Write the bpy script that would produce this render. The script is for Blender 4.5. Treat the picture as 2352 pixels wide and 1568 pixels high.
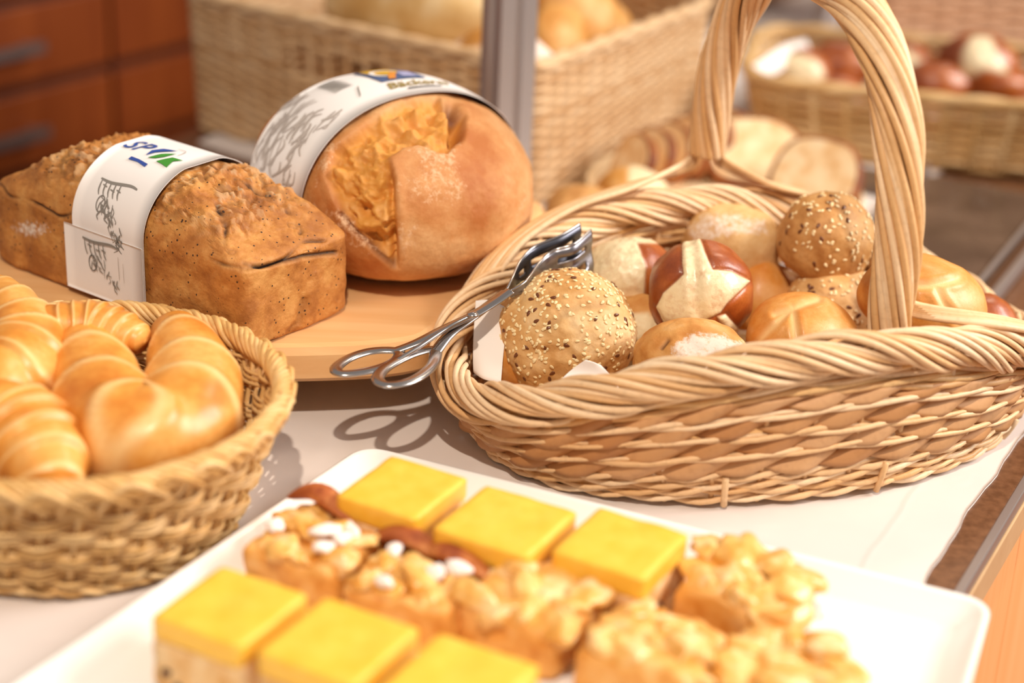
import bpy, bmesh, math, random
import numpy as np
from mathutils import Vector, Matrix

random.seed(7)
rng = np.random.default_rng(7)
for _o in list(bpy.data.objects):
    bpy.data.objects.remove(_o, do_unlink=True)
scene = bpy.context.scene
COL = scene.collection

# ------------------------------------------------------------------ camera
IMG_W, IMG_H, FPX = 2352.0, 1568.0, 4200.0
CAM_H, PITCH, ROLL = 0.60, math.radians(23.7), math.radians(2.55)
_cp, _sp, _cr, _sr = math.cos(PITCH), math.sin(PITCH), math.cos(ROLL), math.sin(ROLL)
FWD = np.array([0, _cp, -_sp]); _rt = np.array([1.0, 0, 0]); _up = np.array([0, _sp, _cp])
RIGHT = _cr * _rt + _sr * _up
UP = -_sr * _rt + _cr * _up
CAM = np.array([0, 0, CAM_H])
cam_data = bpy.data.cameras.new('camera')
cam_data.sensor_width = 36.0
cam_data.lens = FPX / IMG_W * 36.0
cam_data.clip_start = 0.02
cam_data.dof.use_dof = True
cam_data.dof.focus_distance = 1.30
cam_data.dof.aperture_fstop = 2.3
cam = bpy.data.objects.new('camera', cam_data)
COL.objects.link(cam)
cam.matrix_world = Matrix(((RIGHT[0], UP[0], -FWD[0], CAM[0]), (RIGHT[1], UP[1], -FWD[1], CAM[1]),
                           (RIGHT[2], UP[2], -FWD[2], CAM[2]), (0, 0, 0, 1)))
scene.camera = cam

# ------------------------------------------------------------------ world, lamps, exposure
world = bpy.data.worlds.new('world'); scene.world = world; world.use_nodes = True
_bg = world.node_tree.nodes['Background']
_bg.inputs[0].default_value = (1.0, 0.90, 0.83, 1); _bg.inputs[1].default_value = 0.34

def lamp(name, kind, loc, target, energy, color, **kw):
    d = bpy.data.lights.new(name, kind); d.energy = energy; d.color = color
    for k, v in kw.items(): setattr(d, k, v)
    o = bpy.data.objects.new(name, d); COL.objects.link(o); o.location = loc
    o.rotation_euler = (Vector(target) - Vector(loc)).to_track_quat('-Z', 'Y').to_euler()
    return o
lamp('ceiling_spot', 'SPOT', (-0.05, -0.25, 2.15), (0.0, 1.12, 0.0), 165, (1.0, 0.86, 0.70), shadow_soft_size=0.035, spot_size=math.radians(40), spot_blend=0.75)
lamp('window_light', 'AREA', (2.45, 1.25, 1.6), (0.12, 1.5, 0.05), 98, (1.0, 0.95, 0.90), shape='RECTANGLE', size=1.4, size_y=1.2)
lamp('rear_ceiling_lamp', 'AREA', (1.2, 3.0, 2.3), (0.3, 1.9, 0.0), 16, (1.0, 0.82, 0.62), shape='RECTANGLE', size=0.5, size_y=0.5)
scene.view_settings.view_transform = 'Standard'
scene.view_settings.look = 'None'
scene.view_settings.exposure = 0.06
scene.view_settings.gamma = 1.0
scene.view_settings.use_curve_mapping = False

# ------------------------------------------------------------------ maths helpers
def at(px, py, z=0.0):
    """point at height z that the lens sees at photograph pixel (px, py)"""
    d = FWD + (px - IMG_W / 2) / FPX * RIGHT - (py - IMG_H / 2) / FPX * UP
    return CAM + d * ((z - CAM_H) / d[2])
def on_plane(px, py, p0, n):
    d = FWD + (px - IMG_W / 2) / FPX * RIGHT - (py - IMG_H / 2) / FPX * UP
    return CAM + d * (np.dot(np.array(p0) - CAM, n) / np.dot(d, n))
def pix(P):
    v = np.asarray(P) - CAM; d = v @ FWD
    return np.stack([IMG_W / 2 + FPX * (v @ RIGHT) / d, IMG_H / 2 - FPX * (v @ UP) / d], -1)
def rotz(a):
    c, s = math.cos(a), math.sin(a)
    return np.array([[c, -s, 0], [s, c, 0], [0, 0, 1.0]])
def roty(a):
    c, s = math.cos(a), math.sin(a)
    return np.array([[c, 0, s], [0, 1, 0], [-s, 0, c]])
def rotx(a):
    c, s = math.cos(a), math.sin(a)
    return np.array([[1, 0, 0], [0, c, -s], [0, s, c]])

def _hash(ix, iy, iz, seed):
    h = (ix * 374761393 + iy * 668265263 + iz * 2147483647 + seed * 1274126177) & 0xffffffff
    h = ((h ^ (h >> 13)) * 1274126177) & 0xffffffff
    return ((h ^ (h >> 16)) & 0xffff) / 32767.5 - 1.0
def vnoise(P, scale, seed=0):
    p = np.asarray(P) * scale + 100.37
    i = np.floor(p).astype(np.int64); f = p - i; f = f * f * f * (f * (f * 6 - 15) + 10)
    r = 0
    for dx in (0, 1):
        for dy in (0, 1):
            for dz in (0, 1):
                w = (f[:, 0] if dx else 1 - f[:, 0]) * (f[:, 1] if dy else 1 - f[:, 1]) * (f[:, 2] if dz else 1 - f[:, 2])
                r = r + w * _hash(i[:, 0] + dx, i[:, 1] + dy, i[:, 2] + dz, seed)
    return r
def fbm(P, scale, octaves=3, seed=0):
    r = 0; a = 1.0
    for k in range(octaves):
        r = r + a * vnoise(P, scale * 2 ** k, seed + k); a *= 0.5
    return r
def smooth(x, a, b):
    t = np.clip((x - a) / (b - a), 0, 1); return t * t * (3 - 2 * t)
def dist_line(Q, line, closed=False):
    """distance in 2D of points Q to a polyline"""
    L = np.array(line, float)
    if closed: L = np.vstack([L, L[:1]])
    best = np.full(len(Q), 1e9)
    for a, b in zip(L[:-1], L[1:]):
        ab = b - a; t = np.clip(((Q - a) @ ab) / (ab @ ab), 0, 1)
        best = np.minimum(best, np.linalg.norm(Q - a - t[:, None] * ab, axis=1))
    return best
def inside(Q, poly):
    p = np.array(poly, float); r = np.zeros(len(Q), bool)
    j = len(p) - 1
    for i in range(len(p)):
        c = ((p[i, 1] > Q[:, 1]) != (p[j, 1] > Q[:, 1])) & (Q[:, 0] < (p[j, 0] - p[i, 0]) * (Q[:, 1] - p[i, 1]) / (p[j, 1] - p[i, 1] + 1e-12) + p[i, 0])
        r ^= c; j = i
    return r
def sdist(Q, poly):
    d = dist_line(Q, poly, True); return np.where(inside(Q, poly), -d, d)
def spline(pts, n, closed=False):
    """Catmull-Rom through the points, n samples"""
    P = np.array(pts, float); m = len(P)
    t = np.linspace(0, m if closed else m - 1, n, endpoint=not closed)
    i = np.floor(t).astype(int)
    if not closed: i = np.minimum(i, m - 2)
    f = (t - i)[:, None]
    g = (lambda k: P[k % m]) if closed else (lambda k: P[np.clip(k, 0, m - 1)])
    p0, p1, p2, p3 = g(i - 1), g(i), g(i + 1), g(i + 2)
    return 0.5 * (2 * p1 + (p2 - p0) * f + (2 * p0 - 5 * p1 + 4 * p2 - p3) * f ** 2 + (3 * p1 - p0 - 3 * p2 + p3) * f ** 3)

# ------------------------------------------------------------------ mesh helpers
def mesh_obj(name, V, F, mat=None, parent=None, smooth_shade=True, attrs=None, loc=None):
    V = np.asarray(V, float)
    if loc is not None: V = V - np.asarray(loc)
    me = bpy.data.meshes.new(name)
    me.from_pydata(V.tolist(), [], F.tolist() if isinstance(F, np.ndarray) else F)
    if smooth_shade: me.polygons.foreach_set('use_smooth', np.ones(len(me.polygons), bool))
    if attrs:
        for k, a in attrs.items():
            at_ = me.attributes.new(k, 'FLOAT', 'POINT'); at_.data.foreach_set('value', np.ascontiguousarray(a, dtype=np.float32))
    if mat: me.materials.append(mat)
    me.update()
    o = bpy.data.objects.new(name, me); COL.objects.link(o)
    if loc is not None: o.location = tuple(loc)
    if parent is not None:
        o.parent = parent
        if loc is None: o.matrix_parent_inverse = parent.matrix_basis.inverted()
        else: o.matrix_parent_inverse = parent.matrix_basis.inverted()
    return o
def thing(name, label, cat, loc=(0, 0, 0), group=None):
    o = bpy.data.objects.new(name, None); COL.objects.link(o); o.location = tuple(loc)
    o.empty_display_size = 0.02
    return tag(o, label, cat, group)
def tag(o, label, cat, group=None):
    o['label'] = label; o['category'] = cat
    if group: o['group'] = group
    return o
def struct(o):
    o['kind'] = 'structure'; return o
def stuff(o):
    o['kind'] = 'stuff'; return o

_csc = {}
def cubesphere(n):
    if n in _csc: return _csc[n]
    a = np.tan(np.linspace(-math.pi / 4, math.pi / 4, n + 1))
    U, W = np.meshgrid(a, a, indexing='ij'); one = np.ones_like(U)
    V = []; F = []; base = 0
    for ax, sg in ((0, 1), (0, -1), (1, 1), (1, -1), (2, 1), (2, -1)):
        c = [None] * 3; c[ax] = sg * one; c[(ax + 1) % 3] = U * sg; c[(ax + 2) % 3] = W
        V.append(np.stack(c, -1).reshape(-1, 3))
        idx = base + np.arange((n + 1) ** 2).reshape(n + 1, n + 1)
        F.append(np.stack([idx[:-1, :-1], idx[1:, :-1], idx[1:, 1:], idx[:-1, 1:]], -1).reshape(-1, 4)); base += (n + 1) ** 2
    V = np.vstack(V); F = np.vstack(F); V /= np.linalg.norm(V, axis=1)[:, None]
    _, i, inv = np.unique(np.round(V, 6), axis=0, return_index=True, return_inverse=True)
    _csc[n] = (V[i], inv.reshape(-1)[F]); return _csc[n]
def vnormals(V, F):
    a, b, c, d = (V[F[:, k]] for k in range(4))
    fn = np.cross(c - a, d - b); N = np.zeros_like(V)
    for k in range(4): np.add.at(N, F[:, k], fn)
    return N / (np.linalg.norm(N, axis=1)[:, None] + 1e-12)
def join(parts):
    V = []; F = []; b = 0
    for v, f in parts:
        v = np.asarray(v); V.append(v); F.extend([[i + b for i in q] for q in (f.tolist() if isinstance(f, np.ndarray) else f)]); b += len(v)
    return np.vstack(V), F
def box(lo, hi, R=None, c=None):
    lo, hi = np.array(lo, float), np.array(hi, float)
    V = np.array([[x, y, z] for x in (lo[0], hi[0]) for y in (lo[1], hi[1]) for z in (lo[2], hi[2])])
    if R is not None: V = V @ R.T
    if c is not None: V = V + np.array(c)
    return V, [[0, 1, 3, 2], [4, 6, 7, 5], [0, 4, 5, 1], [2, 3, 7, 6], [0, 2, 6, 4], [1, 5, 7, 3]]
def rbox(size, rad=0.15, n=5, jitter=0, seed=0):
    """rounded box (superellipsoid) as cubesphere; size = full sizes"""
    q, F = cubesphere(n); m = 2 / rad if rad < 1 else 2
    s = (np.abs(q) ** m).sum(1) ** (-1 / m)
    V = q * s[:, None]
    if jitter: V = V * (1 + jitter * vnoise(V, 1.6, seed))[:, None]
    return V * np.array(size) / 2, F
def bevel_box(name, lo, hi, mat, parent=None, R=None, c=None, bev=0.002, seg=2, local=False):
    V, F = box(lo, hi, None if local else R, None if local else c)
    o = mesh_obj(name, V, F, mat, parent, smooth_shade=False)
    if local: o.matrix_basis = Matrix([[*R[0], c[0]], [*R[1], c[1]], [*R[2], c[2]], [0, 0, 0, 1]])
    m = o.modifiers.new('bevel', 'BEVEL'); m.width = bev; m.segments = seg
    return o
def tube(P, r, sides=6, closed=False, flat=None, ref=None, caps=True):
    """tube along path; r scalar/array; flat = (a, b) section half sizes factors with ref direction as 'a' axis"""
    P = np.asarray(P, float); n = len(P); r = np.broadcast_to(np.asarray(r, float), (n,))
    T = (np.roll(P, -1, 0) - np.roll(P, 1, 0)) if closed else np.gradient(P, axis=0)
    T = T / (np.linalg.norm(T, axis=1)[:, None] + 1e-12)
    if ref is not None:
        A = np.broadcast_to(np.asarray(ref, float), P.shape); A = A - (A * T).sum(1)[:, None] * T
        A = A / (np.linalg.norm(A, axis=1)[:, None] + 1e-12)
    else:
        A = np.zeros_like(P); a = np.cross(T[0], [0.31, 0.17, 0.93]); a /= np.linalg.norm(a)
        for i in range(n):
            a = a - (a @ T[i]) * T[i]; a /= np.linalg.norm(a); A[i] = a
    B = np.cross(T, A)
    fa, fb = flat if flat is not None else (1, 1)
    ang = np.linspace(0, 2 * math.pi, sides, endpoint=False)
    V = P[:, None] + r[:, None, None] * (fa * np.cos(ang)[None, :, None] * A[:, None] + fb * np.sin(ang)[None, :, None] * B[:, None])
    V = V.reshape(-1, 3)
    idx = np.arange(n * sides).reshape(n, sides)
    nx = np.roll(idx, -1, 1)
    if closed: F = np.stack([idx, nx, np.roll(nx, -1, 0), np.roll(idx, -1, 0)], -1).reshape(-1, 4).tolist()
    else:
        F = np.stack([idx[:-1], nx[:-1], nx[1:], idx[1:]], -1).reshape(-1, 4).tolist()
        if caps: F += [idx[0][::-1].tolist(), idx[-1].tolist()]
    return V, F
def grid_faces(n, m, closed_m=False):
    idx = np.arange(n * m).reshape(n, m)
    if closed_m:
        nx = np.roll(idx, -1, 1); return np.stack([idx[:-1], idx[1:], nx[1:], nx[:-1]], -1).reshape(-1, 4)
    return np.stack([idx[:-1, :-1], idx[1:, :-1], idx[1:, 1:], idx[:-1, 1:]], -1).reshape(-1, 4)

# ------------------------------------------------------------------ materials
def lin(h):
    h = h.lstrip('#'); c = [int(h[i:i + 2], 16) / 255 for i in (0, 2, 4)]
    return tuple([x / 12.92 if x <= 0.04045 else ((x + 0.055) / 1.055) ** 2.4 for x in c] + [1.0])
class Mat:
    def __init__(s, name, rough=0.5, **kw):
        s.m = bpy.data.materials.new(name); s.m.use_nodes = True; s.t = s.m.node_tree; s.n = s.t.nodes
        s.b = s.n['Principled BSDF']; s.b.inputs['Roughness'].default_value = rough
        for k, v in kw.items(): s.b.inputs[k.replace('_', ' ')].default_value = v
        s.tc = s.n.new('ShaderNodeTexCoord')
    def link(s, a, b): s.t.links.new(a, b)
    def coords(s, scale=(1, 1, 1), kind='Object'):
        mp = s.n.new('ShaderNodeMapping'); mp.inputs['Scale'].default_value = scale
        s.link(s.tc.outputs[kind], mp.inputs['Vector']); return mp.outputs['Vector']
    def noise(s, scale, detail=4, rough=0.55, vec=None):
        x = s.n.new('ShaderNodeTexNoise'); x.inputs['Scale'].default_value = scale; x.inputs['Detail'].default_value = detail
        x.inputs['Roughness'].default_value = rough
        s.link(vec if vec is not None else s.tc.outputs['Object'], x.inputs['Vector']); return x.outputs['Fac']
    def voronoi(s, scale, vec=None, feature='F1', rand=1.0):
        x = s.n.new('ShaderNodeTexVoronoi'); x.feature = feature; x.inputs['Scale'].default_value = scale; x.inputs['Randomness'].default_value = rand
        s.link(vec if vec is not None else s.tc.outputs['Object'], x.inputs['Vector']); return x
    def ramp(s, fac, stops):
        x = s.n.new('ShaderNodeValToRGB'); e = x.color_ramp.elements
        while len(e) < len(stops): e.new(0.5)
        for el, (p, c) in zip(e, stops):
            el.position = p; el.color = lin(c) if isinstance(c, str) else c
        s.link(fac, x.inputs['Fac']); return x.outputs['Color']
    def mix(s, fac, a, b, blend='MIX'):
        x = s.n.new('ShaderNodeMix'); x.data_type = 'RGBA'; x.blend_type = blend
        for v, i in ((fac, x.inputs['Factor']), (a, x.inputs['A']), (b, x.inputs['B'])):
            if isinstance(v, str): i.default_value = lin(v)
            elif isinstance(v, (int, float)): i.default_value = v
            elif isinstance(v, tuple): i.default_value = v
            else: s.link(v, i)
        return x.outputs['Result']
    def math(s, op, a, b=0.0):
        x = s.n.new('ShaderNodeMath'); x.operation = op
        for v, i in ((a, x.inputs[0]), (b, x.inputs[1])):
            if isinstance(v, (int, float)): i.default_value = v
            else: s.link(v, i)
        return x.outputs[0]
    def map(s, v, a, b, c=0.0, d=1.0):
        x = s.n.new('ShaderNodeMapRange'); s.link(v, x.inputs['Value'])
        for k, q in zip(('From Min', 'From Max', 'To Min', 'To Max'), (a, b, c, d)): x.inputs[k].default_value = q
        return x.outputs['Result']
    def attr(s, name):
        x = s.n.new('ShaderNodeAttribute'); x.attribute_name = name; return x.outputs['Fac']
    def rand(s):
        return s.n.new('ShaderNodeObjectInfo').outputs['Random']
    def bump(s, h, strength=0.3, dist=0.001):
        x = s.n.new('ShaderNodeBump'); x.inputs['Strength'].default_value = strength; x.inputs['Distance'].default_value = dist
        s.link(h, x.inputs['Height']); s.link(x.outputs['Normal'], s.b.inputs['Normal'])
    def color(s, c):
        if isinstance(c, str): s.b.inputs['Base Color'].default_value = lin(c)
        else: s.link(c, s.b.inputs['Base Color'])
        return s

def plain(name, col, rough=0.5, **kw): return Mat(name, rough, **kw).color(col).m

def bread(name, dark, base, light, nscale=35, pale='#ecd9b0', flour='#f3e8dc', crustdark='#5a2c10', rough=0.62, bump=0.35, bscale=420, specks=None, coat=0.0, flour_break=1.0, pores=0.0):
    M = Mat(name, rough)
    c = M.ramp(M.noise(nscale, 6, 0.62), [(0.36, dark), (0.5, base), (0.64, light)])
    fine = M.noise(bscale, 4, 0.6)
    c = M.mix(M.map(fine, 0.35, 0.7, 0.0, 0.28), c, dark)
    if specks:
        v = M.voronoi(specks[0]); f = M.map(v.outputs['Distance'], specks[1], specks[1] + 0.05, 1, 0)
        g = M.math('GREATER_THAN', M.noise(specks[0] * 0.35, 1), specks[3] if len(specks) > 3 else 0.5)
        c = M.mix(M.math('MULTIPLY', f, g), c, specks[2])
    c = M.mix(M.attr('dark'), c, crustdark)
    pf = M.mix(M.map(M.noise(nscale * 6, 6, 0.7), 0.48, 0.72), pale, M.mix(0.45, pale, light))
    c = M.mix(M.attr('pale'), c, pf)
    ff = M.map(M.math('ADD', M.attr('flour'), M.math('MULTIPLY', M.math('SUBTRACT', M.noise(260, 4, 0.7), 0.5), flour_break)), 0.35, 0.65)
    ff = M.math('MULTIPLY', ff, M.math('GREATER_THAN', M.attr('flour'), 0.02))
    c = M.mix(ff, c, flour)
    M.color(c)
    if coat:
        M.b.inputs['Coat Weight'].default_value = coat; M.b.inputs['Coat Roughness'].default_value = 0.25
    h = M.math('ADD', fine, M.math('MULTIPLY', M.noise(bscale * 0.3, 4), 1.4))
    M.bump(h, bump, 0.0012)
    M.b.inputs['Subsurface Weight'].default_value = 0.0
    return M.m

def wicker(name, a, b, c, rough=0.5, grain=240):
    M = Mat(name, rough)
    base = M.ramp(M.rand(), [(0.0, a), (0.5, b), (1.0, c)])
    n = M.noise(28, 4)
    col = M.mix(M.map(n, 0.3, 0.75, 0.0, 0.5), base, a)
    g = M.noise(grain, 3)
    col = M.mix(M.map(g, 0.5, 0.8, 0, 0.22), col, '#7c4a1c')
    M.color(col); M.bump(g, 0.25, 0.0006)
    return M.m

def wood(name, a, b, scale=(3, 40, 40), rough=0.4, kind='Object', rot=0.0):
    M = Mat(name, rough)
    mp = M.n.new('ShaderNodeMapping'); mp.inputs['Scale'].default_value = scale; mp.inputs['Rotation'].default_value = (0, 0, rot)
    M.link(M.tc.outputs[kind], mp.inputs['Vector'])
    n = M.noise(1.0, 5, 0.6, mp.outputs['Vector'])
    c = M.ramp(n, [(0.3, a), (0.7, b)])
    M.color(c); M.bump(n, 0.08, 0.001); return M.m

MT = {}
MT['willow'] = wicker('willow', '#d8a870', '#ecc698', '#f5dab6')
MT['willow_warm'] = wicker('willow_warm', '#d49c58', '#e6b675', '#f0ca92')
MT['strap'] = wicker('strap', '#b57c4a', '#cc9864', '#dbae80', rough=0.6, grain=160)
MT['cane'] = wicker('cane', '#cf9d58', '#e3b877', '#efcd96')
MT['crate'] = wicker('crate_wicker', '#c49868', '#d8b386', '#e4c69e')
MT['steel'] = plain('steel', '#b9b4b2', 0.22, Metallic=1.0)
MT['dark_steel'] = plain('dark_steel', '#62636c', 0.33, Metallic=1.0)
MT['blade_steel'] = plain('blade_steel', '#8d8b92', 0.33, Metallic=1.0)
MT['porcelain'] = plain('porcelain', '#f6f3ef', 0.18)
MT['paper'] = plain('paper', '#f3edea', 0.75)
MT['napkin'] = plain('napkin', '#f7f0ea', 0.85)
_M = Mat('cloth', 0.9); _w = _M.voronoi(1400); _n = _M.noise(9, 3)
_M.color(_M.mix(_M.map(_n, 0.3, 0.7), '#d9cec8', '#dfd5cf')); _M.bump(_w.outputs['Distance'], 0.10, 0.0004); MT['cloth'] = _M.m

# ------------------------------------------------------------------ the counter (edge runs along U_DIR)
EDGE_A = math.atan2(0.891, 0.454)
U_DIR = np.array([math.cos(EDGE_A), math.sin(EDGE_A), 0]); V_DIR = np.array([-math.sin(EDGE_A), math.cos(EDGE_A), 0])
E0 = np.array([0.2945, 1.006, 0.0])
R_EDGE = np.stack([U_DIR, V_DIR, [0, 0, 1]], 1)      # local x along the edge, y into the counter
def ce(u, v, z): return E0 + u * U_DIR + v * V_DIR + np.array([0, 0, z])
MT['counter_top'] = Mat('counter_top', 0.35); _m = MT['counter_top']
_m.color(_m.mix(_m.map(_m.noise(160, 5), 0.35, 0.7), '#5d3a22', '#7a5236')); MT['counter_top'] = _m.m
MT['trim_grey'] = plain('trim_grey', '#8f8480', 0.35, Metallic=0.4)
MT['edge_band'] = wood('edge_band', '#c09a70', '#caa67c', (2, 60, 60), 0.45)
MT['panel'] = wood('panel_wood', '#f0a566', '#f7b47a', (60, 60, 2.5), 0.45)

counter = thing('buffet_counter', 'long buffet counter with dark brown top, tan edge band and orange wood front panels', 'counter', ce(0, 0.5, -0.9))
bevel_box('worktop', (-1.6, 0.006, -0.04), (3.2, 0.985, -0.0015), MT['counter_top'], counter, R_EDGE, E0, 0.001)
bevel_box('metal_trim', (-1.6, 0.0, -0.012), (3.2, 0.0065, -0.001), MT['trim_grey'], counter, R_EDGE, E0, 0.0008)
bevel_box('edge_band', (-1.6, -0.0015, -0.04), (3.2, 0.004, -0.0125), MT['edge_band'], counter, R_EDGE, E0, 0.0008)
k = 0; u = -1.6
SEAM_U = float((on_plane(2352, 1261, E0 + np.array([0, 0, -0.1]), V_DIR) - E0) @ U_DIR)
cuts = [SEAM_U + 0.42 * j for j in range(-4, 7)]
for a, b in zip(cuts[:-1], cuts[1:]):
    bevel_box('front_panel', (a + 0.0008, 0.004, -0.88), (b - 0.0008, 0.022, -0.0405), MT['panel'], counter, R_EDGE, E0, 0.0008)
bevel_box('carcass', (-1.6, 0.03, -0.9), (3.2, 0.95, -0.041), MT['counter_top'], counter, R_EDGE, E0, 0.001)

# tablecloth: a thin sheet with a hem along its ragged front edge
nu, nv = 260, 150
uu = np.concatenate([np.linspace(-1.5, 0.40, 150), np.linspace(0.405, 0.49, 40), np.linspace(0.50, 1.9, 70)]); vv = np.concatenate([np.linspace(0, 0.012, 6), np.linspace(0.016, 0.06, 24), np.linspace(0.066, 0.70, nv - 30)])
UUg, VVg = np.meshgrid(uu, vv, indexing='ij')
edge = 0.024 + 0.23 * smooth(UUg, 0.43, 0.47) + 0.0016 * np.sin(UUg * 19) + 0.0010 * np.sin(UUg * 61 + 1) + 0.0005 * np.sin(UUg * 140)
vloc = edge + VVg
P = E0 + UUg[..., None] * U_DIR + vloc[..., None] * V_DIR
flat = P.reshape(-1, 3)
hz = 0.0006 * smooth(fbm(flat, 9, 2, 3), -0.3, 0.8)
hem = np.exp(-((VVg.reshape(-1) - 0.040) / 0.0018) ** 2) * 0.0007 + smooth(-VVg.reshape(-1), -0.040, -0.036) * 0.0005
Z = hz + hem
top = flat.copy(); top[:, 2] = 0.0003 + Z
bot = flat.copy(); bot[:, 2] = -0.0012
F = grid_faces(nu, len(vv))
off = len(top)
idx = np.arange(off).reshape(nu, len(vv))
ring = np.concatenate([idx[:, 0], idx[-1, 1:], idx[::-1, -1][1:], idx[0, ::-1][1:-1]])
side = [[int(a), int(a + off), int(b + off), int(b)] for a, b in zip(ring, np.roll(ring, -1))]
cloth = mesh_obj('tablecloth', np.vstack([top, bot]), F[:, ::-1].tolist() + (F + off).tolist() + side, MT['cloth'])
tag(cloth, 'white tablecloth with a hemmed edge spread over the buffet counter', 'tablecloth')

# ------------------------------------------------------------------ room shell
MT['floor'] = wood('floor_wood', '#a8683a', '#b9784a', (4, 30, 30), 0.4)
MT['wall'] = plain('wall_paint', '#b98a62', 0.8)
floor = struct(mesh_obj('floor', *box((-3, -1.5, -0.92), (4, 5.2, -0.9)), MT['floor'], smooth_shade=False))
wall_back = struct(mesh_obj('wall_back', *box((-3, 5.0, -0.9), (4, 5.1, 2.5)), MT['wall'], smooth_shade=False))


# ------------------------------------------------------------------ handled bread basket
BC = np.array([0.176, 1.245, 0.0]); BPH = 0.322; BA, BB, BS, BHE, BHH = 0.226, 0.148, 0.90, 0.058, 0.124
_bt = np.linspace(0, 2 * math.pi, 2001)
def _se(t, n): 
    c, s = np.cos(t), np.sin(t); return np.sign(c) * np.abs(c) ** n, np.sign(s) * np.abs(s) ** n
_ex, _ey = _se(_bt, 0.92)
_arc = np.concatenate([[0], np.cumsum(np.hypot(np.diff(BA * _ex), np.diff(BB * _ey)))]); BARC = _arc[-1]; _arc = _arc / BARC
def basket_wall(w, t, dr=0.0, dz=0.0):
    """point on the basket wall: w = fraction around (arc length), t = 0 foot .. 1 rim"""
    w = np.asarray(w, float); th = np.interp(np.mod(w, 1.0), _arc, _bt)
    cx, cy = _se(th, 0.92)
    s = BS + (1 - BS) * np.clip(t, 0, 1.2) ** 0.75 + 0.015 * np.sin(np.clip(t, 0, 1) * math.pi)
    h = BHE + (BHH - BHE) * np.abs(np.sin(th)) ** 2
    nx, ny = np.cos(th) / BA, np.sin(th) / BB; nl = np.hypot(nx, ny); nx, ny = nx / nl, ny / nl
    x = s * BA * cx + dr * nx; y = s * BB * cy + dr * ny
    c, si = math.cos(BPH), math.sin(BPH)
    return np.stack([BC[0] + x * c - y * si, BC[1] + x * si + y * c, 0.004 + t * h + dz], -1)
basket = thing('handled_basket', 'oval pale willow basket with a tall twisted hoop handle, filled with bread rolls', 'basket', BC)
# woven floor of the basket
w = np.linspace(0, 1, 96, endpoint=False)
o1 = basket_wall(w, 0.02, -0.004); o2 = o1.copy(); o1[:, 2] = 0.003; o2[:, 2] = 0.010
cen = [np.append(BC[:2], 0.003), np.append(BC[:2], 0.010)]
V = np.vstack([o1, o2, cen]); n = 96
F = [[i, (i + 1) % n, n + (i + 1) % n, n + i] for i in range(n)] + [[(i + 1) % n, i, 2 * n] for i in range(n)] + [[n + i, n + (i + 1) % n, 2 * n + 1] for i in range(n)]
mesh_obj('basket_floor', V, F, MT['willow_warm'], basket)
# upright stakes
NST = 34
for i in range(NST):
    t = np.linspace(0.0, 0.93, 6)
    V, F = tube(basket_wall(np.full(6, i / NST), t, -0.0005), 0.0021, 6)
    mesh_obj('stake', V, F, MT['willow'], basket)
# paired willow rods
def rod_pair(t, r, waves, seed, amp=0.0027, mat='willow', drift=0.0, out=0.0005, za=0.0021):
    n = waves * 8
    w = np.linspace(0, 1, n, endpoint=False)
    for s in (0, 1):
        ph = 2 * math.pi * waves * w + s * math.pi + seed
        wob = 0.0007 * np.sin(2 * math.pi * 5 * w + seed * 3 + s) + 0.0005 * np.sin(2 * math.pi * 13 * w + seed * 7)
        P = basket_wall(w, t + drift * np.sin(2 * math.pi * w * 3 + seed), amp * np.cos(ph) + out, za * np.sin(ph) + wob)
        rr = r * (1 + 0.14 * np.sin(2 * math.pi * w * 4 + seed * 5 + s * 2))
        V, F = tube(P, rr, 7, closed=True)
        mesh_obj('willow_rod', V, F, MT[mat], basket)
for j, t in enumerate((0.03, 0.085, 0.14, 0.195)): rod_pair(t, 0.0021, 17, j * 1.3, 0.0030, drift=0.008)
for j, t in enumerate((0.342, 0.470, 0.600)): rod_pair(t, 0.0019, 10, 0.4 + j * 2.1, 0.0022, drift=0.008, out=0.0034, za=0.0014)
for j, t in enumerate((0.695, 0.735, 0.775, 0.815, 0.855)): rod_pair(t, 0.0022, 9, 0.9 + j * 1.7, 0.0030, 'willow_warm' if j % 2 else 'willow', drift=0.016)
# flat straw strips, one part each
NSTRIP = 30
for rix, (t0, off) in enumerate(((0.272, 0.0), (0.405, 0.37), (0.535, 0.68), (0.655, 0.15))):
    for i in range(NSTRIP):
        r1, r2, r3 = rng.uniform(-1, 1, 3)
        w0 = (i + off + 0.16 * r1) / NSTRIP; hw = 0.70 / NSTRIP * (1 + 0.12 * r2)
        u = np.linspace(-1, 1, 11); v = np.linspace(-1, 1, 5)
        Ug, Vg = np.meshgrid(u, v, indexing='ij')
        hh = 0.0072 * (1 + 0.12 * r3) * (1 - 0.80 * np.abs(Ug) ** 2.2) * (0.8 if rix == 3 else 1)
        ww = w0 + hw * (Ug + 0.26 * Vg)
        dr = 0.0085 * (1 - np.abs(Ug + 0.2 * r1) ** 1.5) - 0.0030 + 0.0008 * (1 - Vg ** 2) + 0.0012 * r2 * Vg
        dz = hh * Vg + 0.0012 * Ug
        A = basket_wall(ww.reshape(-1), t0, dr.reshape(-1), dz.reshape(-1))
        B = basket_wall(ww.reshape(-1), t0, dr.reshape(-1) - 0.0012, dz.reshape(-1))
        G = grid_faces(11, 5); m = len(A)
        idx = np.arange(m).reshape(11, 5)
        ring = np.concatenate([idx[:, 0], idx[-1, 1:], idx[::-1, -1][1:], idx[0, ::-1][1:-1]])
        side = [[int(a), int(b), int(b + m), int(a + m)] for a, b in zip(ring, np.roll(ring, -1))]
        mesh_obj('flat_strip', np.vstack([A, B]), G[:, ::-1].tolist() + (G + m).tolist() + side, MT['strap'], basket)
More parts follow.
